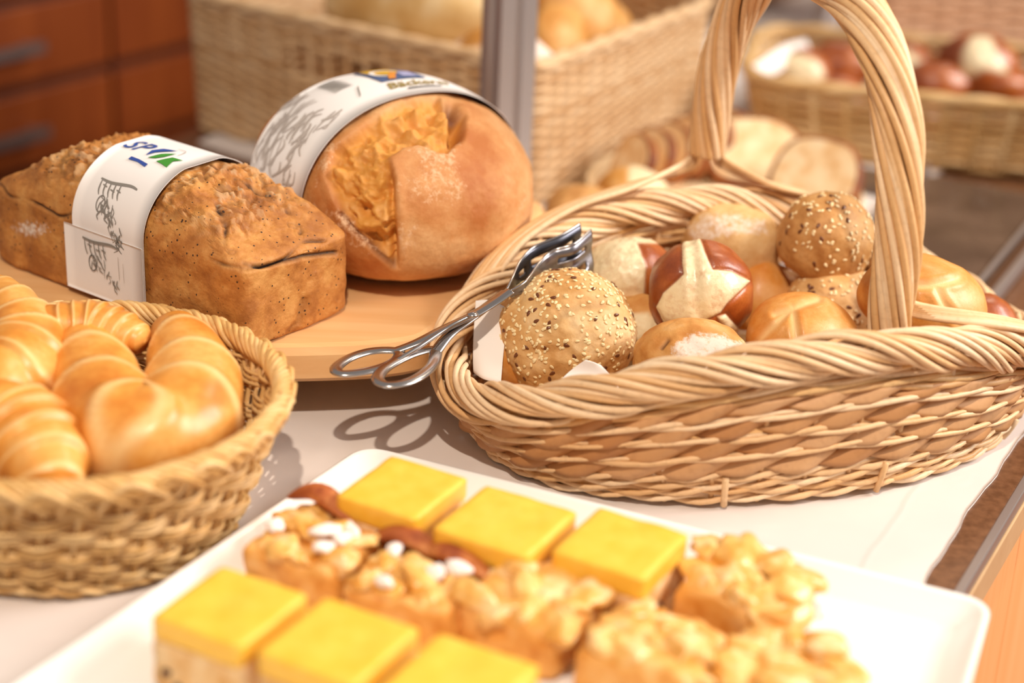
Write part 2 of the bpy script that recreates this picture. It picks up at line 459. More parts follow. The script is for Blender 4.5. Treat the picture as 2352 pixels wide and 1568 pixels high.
# rope frames -------------------------------------------------------
def rope(P, T_ref, R, r, bundles, per, turns, name, mat, parent, closed=False, bulge=0.0030, phase=0.0, squash=(1, 1), taper=None, jit=0.0006):
    """twisted bundles of rods along path P; T_ref = reference direction for angle 0"""
    n = len(P)
    T = (np.roll(P, -1, 0) - np.roll(P, 1, 0)) if closed else np.gradient(P, axis=0)
    T /= np.linalg.norm(T, axis=1)[:, None]
    A = T_ref - (T_ref * T).sum(1)[:, None] * T; A /= np.linalg.norm(A, axis=1)[:, None]
    B = np.cross(T, A)
    s = np.linspace(0, 1, n, endpoint=not closed)
    step = 2.06 * r / (R + 0.75 * bulge)
    tp = np.ones(n) if taper is None else taper
    for b in range(bundles):
        for k in range(per):
            q = k - (per - 1) / 2
            a = 2 * math.pi * (turns * s + b / bundles) + q * step + phase + jit * 60 * np.sin(2 * math.pi * (3 * s + rng.random()))
            rad = (R + bulge * (1 - (2 * q / max(per, 2)) ** 2) + jit * np.sin(2 * math.pi * (4 * s + rng.random()))) * tp
            C = P + (rad * np.cos(a) * squash[0])[:, None] * A + (rad * np.sin(a) * squash[1])[:, None] * B
            V, F = tube(C, r * (1 + 0.1 * rng.uniform(-1, 1)) * (0.6 + 0.4 * tp), 7, closed=closed)
            mesh_obj(name, V, F, MT[mat], parent)
# braided rim
n = 420; w = np.linspace(0, 1, n, endpoint=False)
Prim = basket_wall(w, 1.0, 0.001, -0.0105)
rope(Prim, np.tile([0, 0, 1.0], (n, 1)), 0.0060, 0.0023, 3, 5, 7, 'rim_rod', 'willow', basket, closed=True, bulge=0.0068, phase=0.5, squash=(1.10, 1.0), jit=0.0009)
# hoop handle
HF, HB = at(2040, 760, 0.112), at(1612, 452, 0.112)
th = np.linspace(0, math.pi, 150)
g = 0.5 * (1 - np.sign(np.cos(th)) * np.abs(np.cos(th)) ** 0.77)
lean = np.array([0.012, 0.0, 0.0])
Phan = HF + g[:, None] * (HB - HF) + (np.abs(np.sin(th)) ** 0.77 * 0.213)[:, None] * np.array([0, 0, 1.0])
HN = np.cross((HB - HF) / np.linalg.norm(HB - HF), [0, 0, 1.0])
Phan = spline(Phan[::6], 220)
d = np.linalg.norm(np.diff(Phan, axis=0), axis=1); s = np.concatenate([[0], np.cumsum(d)]); s /= s[-1]
Phan = np.stack([np.interp(np.linspace(0, 1, 220), s, Phan[:, k]) for k in range(3)], -1)
tp = 0.92 + 0.12 * np.sin(np.linspace(0, math.pi, 220))
rope(Phan, np.tile(HN, (220, 1)), 0.0112, 0.0028, 4, 5, -1.6, 'handle_rod', 'willow', basket, bulge=0.0032, phase=0.4, taper=tp)
# rod ends that leave the handle and run into the rim
def splay(foot, w0, dw, count, side, hs_=0.034):
    for i in range(count):
        f = i / max(count - 1, 1)
        sg = 1 if dw * side > 0 else -1
        s1 = foot + np.array([0, 0, hs_ + 0.018 - 0.008 * f]) + HN * sg * 0.011
        s2 = foot + np.array([0, 0, hs_ - 0.008 * f]) + HN * sg * 0.014
        q = basket_wall(w0 + dw * np.array([0.36, 0.62 + 0.06 * f, 0.86 + 0.10 * f, 1.0 + 0.22 * f]), 1.0, -0.006 + 0.013 * f, 0.0)
        q[:, 2] += np.array([0.012, 0.010, 0.007, -0.002]) - 0.003 * f
        P = spline([s1, s2, q[0], q[1], q[2], q[3]], 40)
        V, F = tube(P, 0.0024, 7); mesh_obj('handle_rod', V, F, MT['willow'], basket)
def w_of(p):
    ws = np.linspace(0, 1, 1000); q = basket_wall(ws, 1.0); return ws[np.argmin(np.linalg.norm(q[:, :2] - p[:2], axis=1))]
splay(HF, w_of(HF), 0.17, 7, 1, 0.020)
splay(HB, w_of(HB), 0.17, 6, -1); splay(HB, w_of(HB), -0.10, 4, -1)
for foot in (HF, HB):
    wf = w_of(foot)
    for i in range(3):
        a = basket_wall(np.array([wf + 0.006 * (i - 1)]), 0.5, -0.007)[0]
        V, F = tube(spline([foot + HN * 0.005 * (i - 1) + np.array([0, 0, 0.01]), 0.5 * (a + foot), a], 12), 0.0024, 7)
        mesh_obj('handle_rod', V, F, MT['willow'], basket)
# stub ends of stakes under the foot
for wq in (w_of(at(2010, 1130, 0)), w_of(at(2300, 1005, 0)), w_of(at(1640, 1160, 0))):
    P = basket_wall(np.full(4, wq), np.array([0.0, 0.06, 0.12, 0.2]), 0.0052)
    V, F = tube(P, 0.0024, 7); mesh_obj('stake_end', V, F, MT['willow'], basket)

# ------------------------------------------------------------------ round croissant basket
CC = np.array([-0.279, 1.048, 0.0]); CR, CS, CH = 0.133, 0.76, 0.088
cbasket = thing('round_basket', 'round honey-coloured cane basket heaped with croissants', 'basket', CC)
def cwall(w, t, dr=0.0, dz=0.0):
    a = 2 * math.pi * np.asarray(w); R = CR * (CS + (1 - CS) * t ** 0.8) + dr
    return np.stack([CC[0] + R * np.cos(a), CC[1] + R * np.sin(a), 0.005 + CH * t + dz + 0 * a], -1)
o1 = cwall(np.linspace(0, 1, 72, endpoint=False), 0.02, -0.003); o2 = o1.copy(); o1[:, 2] = 0.003; o2[:, 2] = 0.010; n = 72
V = np.vstack([o1, o2, [np.append(CC[:2], 0.003), np.append(CC[:2], 0.010)]])
F = [[i, (i + 1) % n, n + (i + 1) % n, n + i] for i in range(n)] + [[(i + 1) % n, i, 2 * n] for i in range(n)] + [[n + i, n + (i + 1) % n, 2 * n + 1] for i in range(n)]
mesh_obj('basket_floor', V, F, MT['cane'], cbasket)
NC = 36
for i in range(NC):
    t = np.linspace(0.0, 0.97, 6)
    for q in (-0.0055, 0.0055):
        V, F = tube(cwall(np.full(6, (i + q * 3) / NC + 0.02 * t), t), 0.0017, 6); mesh_obj('stake', V, F, MT['cane'], cbasket)
rows = 22; n = NC * 5
w = np.linspace(0, 1, n, endpoint=False)
for j in range(rows):
    t = 0.05 + 0.82 * j / (rows - 1); blk = j // 3
    P = cwall(w, t, 0.0040 * np.cos(math.pi * NC * (w - 0.02 * t) + math.pi * blk), 0.0006 * np.sin(2 * math.pi * 7 * w + j))
    V, F = tube(P, 0.00142, 6, closed=True); mesh_obj('cane_weaver', V, F, MT['cane'], cbasket)
n = 300; w = np.linspace(0, 1, n, endpoint=False)
rope(cwall(w, 0.97, 0.0015, 0.0), np.tile([0, 0, 1.0], (n, 1)), 0.0048, 0.0021, 3, 3, 15, 'rim_rod', 'cane', cbasket, closed=True, bulge=0.0012, squash=(1.1, 0.95))
rope(cwall(w, 0.03, 0.0015, 0.0005), np.tile([0, 0, 1.0], (n, 1)), 0.0022, 0.0018, 3, 1, 15, 'foot_rod', 'cane', cbasket, closed=True, bulge=0.0)
for i in range(NC):   # border loops that turn down over the rim
    wq = i / NC
    ws = wq + np.array([0.0, 0.006, 0.018, 0.034, 0.05])
    P = np.stack([cwall(np.array([a]), tt, dd)[0] for a, tt, dd in zip(ws, (0.80, 0.93, 1.02, 0.95, 0.82), (0.0035, 0.0075, 0.0075, 0.0085, 0.0045))])
    V, F = tube(spline(P, 16), 0.0021, 6); mesh_obj('border_loop', V, F, MT['cane'], cbasket)

# ------------------------------------------------------------------ bread materials
MT['seeded'] = bread('seeded_crust', '#cc9656', '#e0b478', '#ecca98', 30, bump=0.4, bscale=300)
MT['seeded_dark'] = bread('seeded_crust_brown', '#b0763a', '#c99455', '#d8aa6e', 30, bump=0.4, bscale=300)
MT['golden'] = bread('golden_crust', '#cf7f2c', '#dd9a4c', '#e8b474', 22, pale='#efc98c', bump=0.15, bscale=500, rough=0.5, coat=0.15)
MT['floury'] = bread('floury_crust', '#c47d34', '#d99f58', '#e6bd84', 24, flour='#f0dfd0', bump=0.35, bscale=380)
MT['pale_floury'] = bread('pale_floury_crust', '#c99352', '#deb478', '#e8c892', 26, flour='#f0e0d0', bump=0.35, bscale=380)
MT['pretzel'] = bread('pretzel_crust', '#82390f', '#a04e1a', '#bd6b2b', 24, pale='#f0dcb2', rough=0.38, bump=0.22, bscale=520, coat=0.35)
MT['tin_loaf'] = bread('tin_loaf_crust', '#a26226', '#c07e3a', '#d29650', 45, crustdark='#2f1808', bump=0.7, bscale=260, specks=(230, 0.16, '#3d2410', 0.53))
MT['rustic'] = bread('rustic_crust', '#b86c30', '#cf8f54', '#dda972', 16, pale='#de9a42', flour='#e4b88e', crustdark='#5e2a0a', bump=0.3, bscale=330, flour_break=1.4)
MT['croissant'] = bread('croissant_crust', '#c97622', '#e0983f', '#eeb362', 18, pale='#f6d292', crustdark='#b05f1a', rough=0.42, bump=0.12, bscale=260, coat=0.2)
MT['sesame'] = plain('sesame', '#f3dcaa', 0.45)
MT['flax'] = plain('flax', '#6e3c1e', 0.3)
MT['crumb'] = bread('bread_crumb', '#d9ab74', '#e9c898', '#f2dbb4', 60, bump=0.6, bscale=240)
MT['slice_crust'] = bread('slice_crust', '#6e3410', '#935020', '#b07036', 40, bump=0.4)

SEED_V, SEED_F = cubesphere(3)
_sv = SEED_V.copy(); _sv[:, 0] *= 1 - 0.35 * _sv[:, 1]
def frame(n, spin):
    n = n / np.linalg.norm(n); a = np.cross(n, [0.3, 0.8, 0.5]); a /= np.linalg.norm(a); b = np.cross(n, a)
    return np.stack([math.cos(spin) * a + math.sin(spin) * b, -math.sin(spin) * a + math.cos(spin) * b, n], 1)
flax_me = None
def seeds(parent, V, N, count_s, count_f, up, zone=None):
    """sesame (one part) and flax seeds (one part each) pressed into the surface points facing `up`"""
    global flax_me
    ok = np.where((N @ up > -0.05) if zone is None else zone)[0]
    pr = np.clip(N[ok] @ up + 0.25, 0.05, 1); pr /= pr.sum()
    pick = rng.choice(ok, count_s, replace=False, p=pr)
    parts = []
    for i in pick:
        R = frame(N[i] + rng.normal(0, 0.12, 3), rng.uniform(0, 6.3))
        parts.append(((_sv * np.array([0.00110, 0.00175, 0.00062]) * rng.uniform(0.85, 1.15)) @ R.T + V[i] + N[i] * 0.0003, SEED_F))
    v, f = join(parts)
    stuff(mesh_obj('sesame_seeds', v, f, MT['sesame'], parent))
    if flax_me is None:
        me = bpy.data.meshes.new('flax_seed'); me.from_pydata((_sv * np.array([0.0013, 0.0024, 0.0006])).tolist(), [], SEED_F.tolist())
        me.polygons.foreach_set('use_smooth', np.ones(len(me.polygons), bool)); me.materials.append(MT['flax']); flax_me = me
    for i in rng.choice(ok, count_f, replace=False, p=pr):
        o = bpy.data.objects.new('flax_seed', flax_me); COL.objects.link(o)
        R = frame(N[i] + rng.normal(0, 0.1, 3), rng.uniform(0, 6.3)); L = V[i] + N[i] * 0.0003
        o.matrix_basis = Matrix([[*R[0], L[0]], [*R[1], L[1]], [*R[2], L[2]], [0, 0, 0, 1]])
        o.parent = parent; o.matrix_parent_inverse = parent.matrix_basis.inverted()

def roll(name, label, c, r, mat, n=30, rot=(0, 0, 0), flatb=0.78, lump=0.035, group='rolls in the handled basket', fn=None, seed=0, mt=2.0, mb=2.9, cat='bread roll', fine=0.0):
    q, F = cubesphere(n)
    m = np.where(q[:, 2] > 0, mt, mb)
    s = ((q[:, 0] ** 2 + q[:, 1] ** 2) ** (m / 2) + np.abs(q[:, 2]) ** m) ** (-1 / m)
    V = q * s[:, None]; V[:, 2] = np.where(V[:, 2] < 0, V[:, 2] * flatb, V[:, 2])
    V = V * (1 + lump * fbm(V + seed * 3.1, 1.6, 2, seed))[:, None]
    V = V * np.array(r)
    Rm = rotz(rot[2]) @ roty(rot[1]) @ rotx(rot[0])
    c = np.asarray(c, float)
    V = V @ Rm.T + c
    N = vnormals(V, F)
    if fine: V = V + N * (fine * fbm(V, 140, 3, seed))[:, None]
    at_ = None
    if fn:
        dsp, at_ = fn(V, N, pix(V), (N @ (CAM - c)) > 0)
        V = V + N * dsp[:, None]
    o = mesh_obj(name, V, F, MT[mat], loc=c, attrs=at_)
    tag(o, label, cat, group)
    return o, V, vnormals(V, F), Rm @ np.array([0, 0, 1.0])

# front seeded roll ------------------------------------------------
def fn_seed(V, N, Q, fc):
    g = dist_line(Q, [(1250, 760), (1290, 725), (1330, 705), (1390, 700)])
    d = -0.0022 * np.exp(-(g / 14) ** 2) * fc
    g2 = dist_line(Q, [(1230, 810), (1300, 805), (1340, 840)])
    return d - 0.0022 * np.exp(-(g2 / 12) ** 2) * fc, {'dark': 0.25 * np.exp(-(g / 10) ** 2) * fc}
o, V, N, up = roll('bread_roll', 'sesame and flax seeded roll at the left front of the handled basket, beside the tongs', at(1300, 762, 0.066), (0.0520, 0.049, 0.0455), 'seeded', 44, (0.25, -0.15, 0.3), fn=fn_seed, seed=1, fine=0.0007, flatb=0.85)
seeds(o, V, N, 430, 50, np.array([0.05, -0.55, 0.83]))
o, V, N, up = roll('bread_roll', 'brown seeded roll sitting highest in the handled basket, left of the handle', at(1897, 545, 0.112), (0.0365, 0.0365, 0.036), 'seeded_dark', 40, (0.1, 0.15, 1.0), seed=2, fine=0.0004, flatb=0.9)
seeds(o, V, N, 170, 18, np.array([0.25, -0.35, 0.9]))
o, V, N, up = roll('bread_roll', 'seeded roll mostly buried under the brown seeded roll in the handled basket', at(1915, 705, 0.062), (0.038, 0.036, 0.034), 'seeded', 30, (0, 0, 0.4), seed=3, fine=0.0006)
seeds(o, V, N, 150, 22, np.array([0, -0.4, 0.9]))

# pretzel bun -------------------------------------------------------
CUT = [(1566, 545), (1608, 545), (1622, 585), (1637, 618), (1680, 622), (1725, 645), (1669, 699), (1656, 718), (1624, 734), (1573, 750), (1528, 752), (1506, 705), (1522, 673), (1554, 645), (1570, 629), (1567, 603)]
CUT2 = [(1648, 728), (1668, 722), (1700, 758), (1672, 770)]
def fn_pretzel(V, N, Q, fc):
    s = np.minimum(sdist(Q, CUT), sdist(Q, CUT2)); m = smooth(-s, -2, 3) * fc
    rough = fbm(V, 220, 2, 4) * 0.0003
    ridge = np.exp(-(s / 6.0) ** 2) * fc
    valley = dist_line(Q, [(1588, 550), (1598, 640), (1600, 690), (1612, 725)])
    d = m * (0.0016 + rough) - 0.0012 * ridge - 0.0020 * np.exp(-(valley / 14) ** 2) * m
    return d, {'pale': m, 'dark': 0.15 * ridge * (1 - m)}
roll('pretzel_roll', 'shiny mahogany pretzel roll with a pale cross cut in the middle of the handled basket', at(1610, 670, 0.090), (0.0395, 0.038, 0.0395), 'pretzel', 60, (0.2, -0.1, 0.2), fn=fn_pretzel, seed=5, lump=0.05)
CUT3 = [(1462, 558), (1570, 560), (1560, 640), (1500, 690), (1478, 690), (1482, 610)]
def fn_pretzel2(V, N, Q, fc):
    s = sdist(Q, CUT3); m = 1 - smooth(-s, -3, 4)
    return m * 0.0012 * (1 + 0.5 * fbm(V, 240, 2, 8)), {'pale': m}
roll('pretzel_roll', 'pretzel roll showing mostly pale split crumb, behind the pretzel roll with the cross cut', at(1446, 640, 0.079), (0.036, 0.033, 0.032), 'pretzel', 40, (0.1, -0.1, 0.2), fn=fn_pretzel2, seed=6, lump=0.05)

# floury, golden and plain rolls -------------------------------------
FLOUR = [(1548, 792), (1590, 768), (1660, 770), (1705, 790), (1722, 822), (1640, 860), (1580, 880), (1545, 850)]
def fn_floury(V, N, Q, fc):
    s = sdist(Q, FLOUR); m = smooth(-s, -26, 16) * fc
    cut = dist_line(Q, [(1535, 782), (1520, 800)])
    return 0.0012 * m + 0.0006 * fbm(V, 120, 2, 3) - 0.002 * np.exp(-(cut / 5) ** 2) * fc, {'flour': 0.66 * m, 'dark': 0.8 * np.exp(-(cut / 4) ** 2) * fc}
roll('bread_roll', 'flour dusted roll at the front rim of the handled basket', at(1590, 828, 0.068), (0.0425, 0.036, 0.030), 'floury', 44, (0.1, 0.08, 0.15), fn=fn_floury, seed=7, fine=0.0003)
def seam_fn(lines, wid=9, depth=0.0022):
    def fn(V, N, Q, fc):
        d = np.full(len(V), 1e9)
        for L in lines: d = np.minimum(d, dist_line(Q, spline(L, 14)))
        m = np.exp(-(d / wid) ** 2) * fc
        return -depth * np.exp(-(d / (wid * 0.8)) ** 2) * fc + 0.0008 * np.exp(-((d - 2.2 * wid) / wid) ** 2) * fc, {'pale': 0.75 * m}
    return fn
roll('bread_roll', 'glossy golden roll with a star of pale seams at the foot of the handle', at(1845, 772, 0.074), (0.042, 0.038, 0.030), 'golden', 44, (0.1, 0.05, 0.3), fn=seam_fn([[(1740, 785), (1790, 735), (1822, 708), (1880, 688)], [(1820, 705), (1826, 745), (1832, 790)], [(1780, 722), (1822, 708)]], 8, 0.0012), seed=8)
roll('bread_roll', 'large golden roll right of the handle, resting near the right rim of the basket', at(2118, 693, 0.098), (0.049, 0.040, 0.034), 'golden', 44, (0.0, 0.28, 0.1), fn=seam_fn([[(2085, 640), (2095, 680), (2085, 730)], [(2095, 655), (2140, 655), (2200, 640)], [(2150, 660), (2170, 700), (2200, 740)]], 8, 0.0012), seed=9)
FL7 = [(1570, 520), (1620, 488), (1690, 488), (1760, 505), (1770, 545), (1700, 540), (1640, 552), (1590, 560)]
def fn_back(V, N, Q, fc):
    m = smooth(-sdist(Q, FL7), -20, 14) * fc
    return 0.0005 * fbm(V, 110, 2, 5), {'flour': 0.5 * m}
roll('bread_roll', 'broad pale floury roll leaning against the back rim under the handle', at(1678, 572, 0.088), (0.0385, 0.033, 0.034), 'pale_floury', 36, (0, 0, 0), fn=fn_back, seed=10, mt=2.7, mb=3.2, flatb=0.95)
roll('bread_roll', 'small tan roll with a torn crust, between the seeded roll and the pretzel roll', at(1468, 755, 0.055), (0.030, 0.028, 0.026), 'floury', 28, (0.2, 0.2, 0.2), seed=11, lump=0.09, fn=lambda V, N, Q, fc: (0.0007 * fbm(V, 160, 3, 2), {'pale': smooth(-sdist(Q, [(1445, 720), (1490, 715), (1520, 745), (1500, 790), (1450, 800)]), -6, 10) * fc}))
roll('bread_roll', 'smooth golden roll peeking out right behind the pretzel roll', at(1738, 682, 0.056), (0.029, 0.031, 0.031), 'golden', 26, seed=12)
roll('bread_roll', 'orange-brown roll wedged between the white napkin and the front seeded roll', at(1195, 805, 0.048), (0.030, 0.030, 0.030), 'golden', 26, seed=13)
roll('pretzel_roll', 'reddish brown roll half hidden at the right end of the handled basket', at(2255, 748, 0.060), (0.027, 0.027, 0.026), 'pretzel', 26, seed=14)

# napkins ---------------------------------------------------------------
def sheet(name, rows_, mat, parent=None, nu=26, nv=14, thick=0.0005, wob=0.0006, seed=0):
    """curved sheet through a grid of points (rows of equal length)"""
    A = np.stack([spline(rw, nu) for rw in rows_])                  # rows x nu
    B = np.stack([spline(A[:, i], nv) for i in range(nu)], 1)       # nv x nu
    V = B.reshape(-1, 3); F = grid_faces(nv, nu)
    N = vnormals(V, F); V = V + N * (wob * fbm(V, 45, 2, seed))[:, None]
    m = len(V); idx = np.arange(m).reshape(nv, nu)
    ring = np.concatenate([idx[:, 0], idx[-1, 1:], idx[::-1, -1][1:], idx[0, ::-1][1:-1]])
    side = [[int(a), int(b), int(b + m), int(a + m)] for a, b in zip(ring, np.roll(ring, -1))]
    return mesh_obj(name, np.vstack([V + N * thick / 2, V - N * thick / 2]), F.tolist() + (F[:, ::-1] + m).tolist() + [q[::-1] for q in side], MT[mat], parent)
o = sheet('paper_napkin', [[at(1092, 690, 0.088), at(1130, 690, 0.090), at(1172, 712, 0.086)], [at(1088, 770, 0.066), at(1120, 775, 0.066), at(1160, 780, 0.066)], [at(1088, 855, 0.045), at(1110, 870, 0.045), at(1150, 880, 0.045)]], 'napkin', seed=1)
tag(o, 'white paper napkin standing upright left of the front seeded roll', 'napkin')
o = sheet('paper_napkin', [[at(1345, 826, 0.082), at(1365, 832, 0.081), at(1380, 838, 0.079)], [at(1305, 855, 0.072), at(1360, 862, 0.072), at(1408, 868, 0.072)], [at(1262, 900, 0.062), at(1350, 910, 0.062), at(1430, 905, 0.062)]], 'napkin', seed=2)
tag(o, 'small white napkin corner poking up in front of the front seeded roll', 'napkin')

# ------------------------------------------------------------------ tongs
tongs = thing('serving_tongs', 'stainless steel scissor tongs with ring handles lying over the left rim of the handled basket', 'tongs', at(1080, 722, 0.085))
ZR, ZP, ZH = 0.074, 0.092, 0.128
def tpath(pts): return np.array([at(x, y, z) for x, y, z in pts])
def lerp_z(pts, z0, z1):
    return [(x, y, z0 + (z1 - z0) * i / (len(pts) - 1)) for i, (x, y) in enumerate(pts)]
def strip(name, pts, r, flat, mat, closed=False, n=60, ref=(0, 0, 1), parent=tongs):
    P = spline(tpath(pts), n, closed)
    V, F = tube(P, r, 10, closed=closed, flat=flat, ref=ref)
    return mesh_obj(name, V, F, MT[mat], parent)
ring1 = [(x, y, ZR) for x, y in [(912, 806), (855, 806), (802, 822), (772, 845), (786, 858), (838, 853), (885, 840), (915, 822)]]
ring2 = [(x, y, ZR + 0.001) for x, y in [(1000, 806), (992, 840), (950, 872), (895, 884), (868, 872), (884, 846), (935, 818), (980, 804)]]
strip('ring_handle', ring1, 0.0030, (0.6, 1.55), 'steel', True, 70)
strip('ring_handle', ring2, 0.0030, (0.6, 1.55), 'steel', True, 70)
strip('arm', lerp_z([(905, 806), (960, 785), (1020, 755), (1085, 724), (1135, 694), (1172, 668)], ZR, 0.102), 0.0030, (0.5, 1.6), 'steel')
strip('arm', lerp_z([(900, 835), (965, 795), (1030, 752), (1085, 724)], ZR, 0.094), 0.0016, (1, 1), 'steel')
strip('arm', lerp_z([(1000, 808), (1030, 770), (1075, 736), (1120, 702), (1160, 672)], ZR + 0.001, 0.100), 0.0030, (0.6, 1.5), 'steel')
c = at(1085, 722, 0.0955)
V, F = cubesphere(8); V = V * np.array([0.0042, 0.0042, 0.0020]) + c; mesh_obj('pivot_rivet', V, F, MT['steel'], tongs)
def blade(top_pts, z0, z1, w0, w1, slots, mat):
    P = spline(tpath(lerp_z(top_pts, z0, z1)), 45)
    s = np.linspace(0, 1, 45); wd = w0 + (w1 - w0) * smooth(s, 0.05, 0.62)
    m = 15; v = np.linspace(0, 1, m)
    tilt = np.array([0.10, -0.05, -1.0])
    V = (P[:, None] + (wd[:, None] * v[None])[..., None] * tilt + (0.002 * np.sin(v * math.pi * 3))[None, :, None] * smooth(s, 0.3, 0.8)[:, None, None] * np.array([0.3, -0.9, 0])).reshape(-1, 3)
    F = []
    for i in range(44):
        for j in range(m - 1):
            if any(a <= i < b and c0 <= j < d0 for a, b, c0, d0 in slots): continue
            k = i * m + j; F.append([k, k + m, k + m + 1, k + 1])
    o = mesh_obj('slotted_blade', V, F, MT[mat], tongs)
    sm = o.modifiers.new('solid', 'SOLIDIFY'); sm.thickness = 0.0013; sm.offset = 0
    # rolled edge along the top
    V, F = tube(P, 0.0010, 6); mesh_obj('blade_edge', V, F, MT['steel'], tongs)
    return o
blade([(1160, 672), (1176, 640), (1196, 598), (1228, 566), (1285, 542), (1332, 514)], 0.100, 0.126, 0.004, 0.028, [(15, 20, 5, 8), (24, 40, 4, 7)], 'dark_steel')
blade([(1172, 668), (1208, 645), (1242, 600), (1272, 575), (1318, 560), (1357, 528)], 0.102, 0.124, 0.005, 0.032, [(18, 24, 6, 9), (28, 40, 3, 5), (28, 40, 9, 11)], 'blade_steel')

# ------------------------------------------------------------------ wooden board with two loaves
MT['board'] = wood('board_wood', '#e0a86c', '#ecbd86', (3, 55, 55), 0.45)
BZ = 0.065
bd = thing('bread_board', 'thick pale wooden board on low feet carrying two loaves', 'board', (-0.25, 1.42, 0.0))
outline = [(-0.44, 1.29), (-0.40, 1.235), (-0.30, 1.196), (-0.20, 1.188), (-0.12, 1.198), (-0.075, 1.213), (-0.058, 1.232), (-0.046, 1.27), (-0.022, 1.36), (0.012, 1.46), (0.020, 1.53), (-0.05, 1.565), (-0.16, 1.56), (-0.30, 1.51), (-0.40, 1.475), (-0.435, 1.43), (-0.45, 1.36)]
OL = spline(outline, 150, True); cen = OL.mean(0)
prof = [(0.006, 0.035), (0.0, 0.040), (0.0, 0.058), (0.0025, 0.0635), (0.007, BZ)]
rings_ = []
tn = np.roll(OL, -1, 0) - np.roll(OL, 1, 0); nn = np.stack([-tn[:, 1], tn[:, 0]], -1); nn /= np.linalg.norm(nn, axis=1)[:, None]
for dd, z in prof: rings_.append(np.column_stack([OL + nn * dd, np.full(len(OL), z)]))
V = np.vstack(rings_); n = len(OL); F = []
for k in range(len(prof) - 1):
    F += [[k * n + i, k * n + (i + 1) % n, (k + 1) * n + (i + 1) % n, (k + 1) * n + i] for i in range(n)]
F += [list(range(n))[::-1], [4 * n + i for i in range(n)]]
o = mesh_obj('board_slab', V, F, MT['board'], bd, smooth_shade=False)
for x, y in ((-0.28, 1.30), (-0.13, 1.30), (-0.10, 1.50), (-0.37, 1.42), (-0.40, 1.30)):
    V, F = box((x - 0.02, y - 0.02, 0.0008), (x + 0.02, y + 0.02, 0.0352)); mesh_obj('foot', V, F, MT['board'], bd, smooth_shade=False)

class Loaf:
    def __init__(s, c, ang, a, b, cu, cl, mx, mu, ml): s.c = np.array(c); s.R = rotz(ang); s.a, s.b, s.cu, s.cl, s.mx, s.mu, s.ml = a, b, cu, cl, mx, mu, ml
    def surf(s, n):
        q, F = cubesphere(n); m = np.where(q[:, 2] > 0, s.mu, s.ml)
        k = ((np.abs(q[:, 0]) ** s.mx + np.abs(q[:, 1]) ** s.mx) ** (m / s.mx) + np.abs(q[:, 2]) ** m) ** (-1 / m)
        L = q * k[:, None]
        L = np.stack([L[:, 0] * s.a, L[:, 1] * s.b, np.where(L[:, 2] > 0, L[:, 2] * s.cu, L[:, 2] * s.cl)], -1)
        return L, F
    def world(s, L): return L @ s.R.T + s.c
    def section(s, x, phi, off):
        """point of the girth at axial position x and angle phi, pushed out by off"""
        x, phi = np.broadcast_arrays(np.asarray(x, float), np.asarray(phi, float)); m = np.where(np.sin(phi) > 0, s.mu, s.ml)
        lo = np.zeros(x.shape); hi = np.full(x.shape, 1.8)
        for _ in range(40):
            r = (lo + hi) / 2
            g = (np.abs(x / s.a) ** s.mx + np.abs(r * np.cos(phi)) ** s.mx) ** (m / s.mx) + np.abs(r * np.sin(phi)) ** m
            hi = np.where(g > 1, r, hi); lo = np.where(g > 1, lo, r)
        y = r * np.cos(phi) * (s.b + off); z = r * np.sin(phi); z = np.where(z > 0, z * (s.cu + off), z * (s.cl - 0.0005))
        return s.world(np.stack([x, y, z], -1).reshape(-1, 3)).reshape(x.shape + (3,))

def paper_band(loaf, x0, x1, p0, p1, off, parent, name='paper_band', nx=8, nphi=110, skew=0.0):
    phi = np.linspace(p0, p1, nphi); t = np.linspace(0, 1, nx)
    X = x0 + (x1 - x0) * t[:, None] + skew * (phi[None] - math.pi / 2)
    A = loaf.section(X, np.tile(phi, (nx, 1)), off); B = loaf.section(X, np.tile(phi, (nx, 1)), off - 0.0005)
    m = nx * nphi; F = grid_faces(nx, nphi); idx = np.arange(m).reshape(nx, nphi)
    ring = np.concatenate([idx[:, 0], idx[-1, 1:], idx[::-1, -1][1:], idx[0, ::-1][1:-1]])
    side = [[int(a), int(b), int(b + m), int(a + m)] for a, b in zip(ring, np.roll(ring, -1))]
    o = mesh_obj(name, np.vstack([A.reshape(-1, 3), B.reshape(-1, 3)]), F.tolist() + (F[:, ::-1] + m).tolist() + side, MT['paper'], parent)
    return o
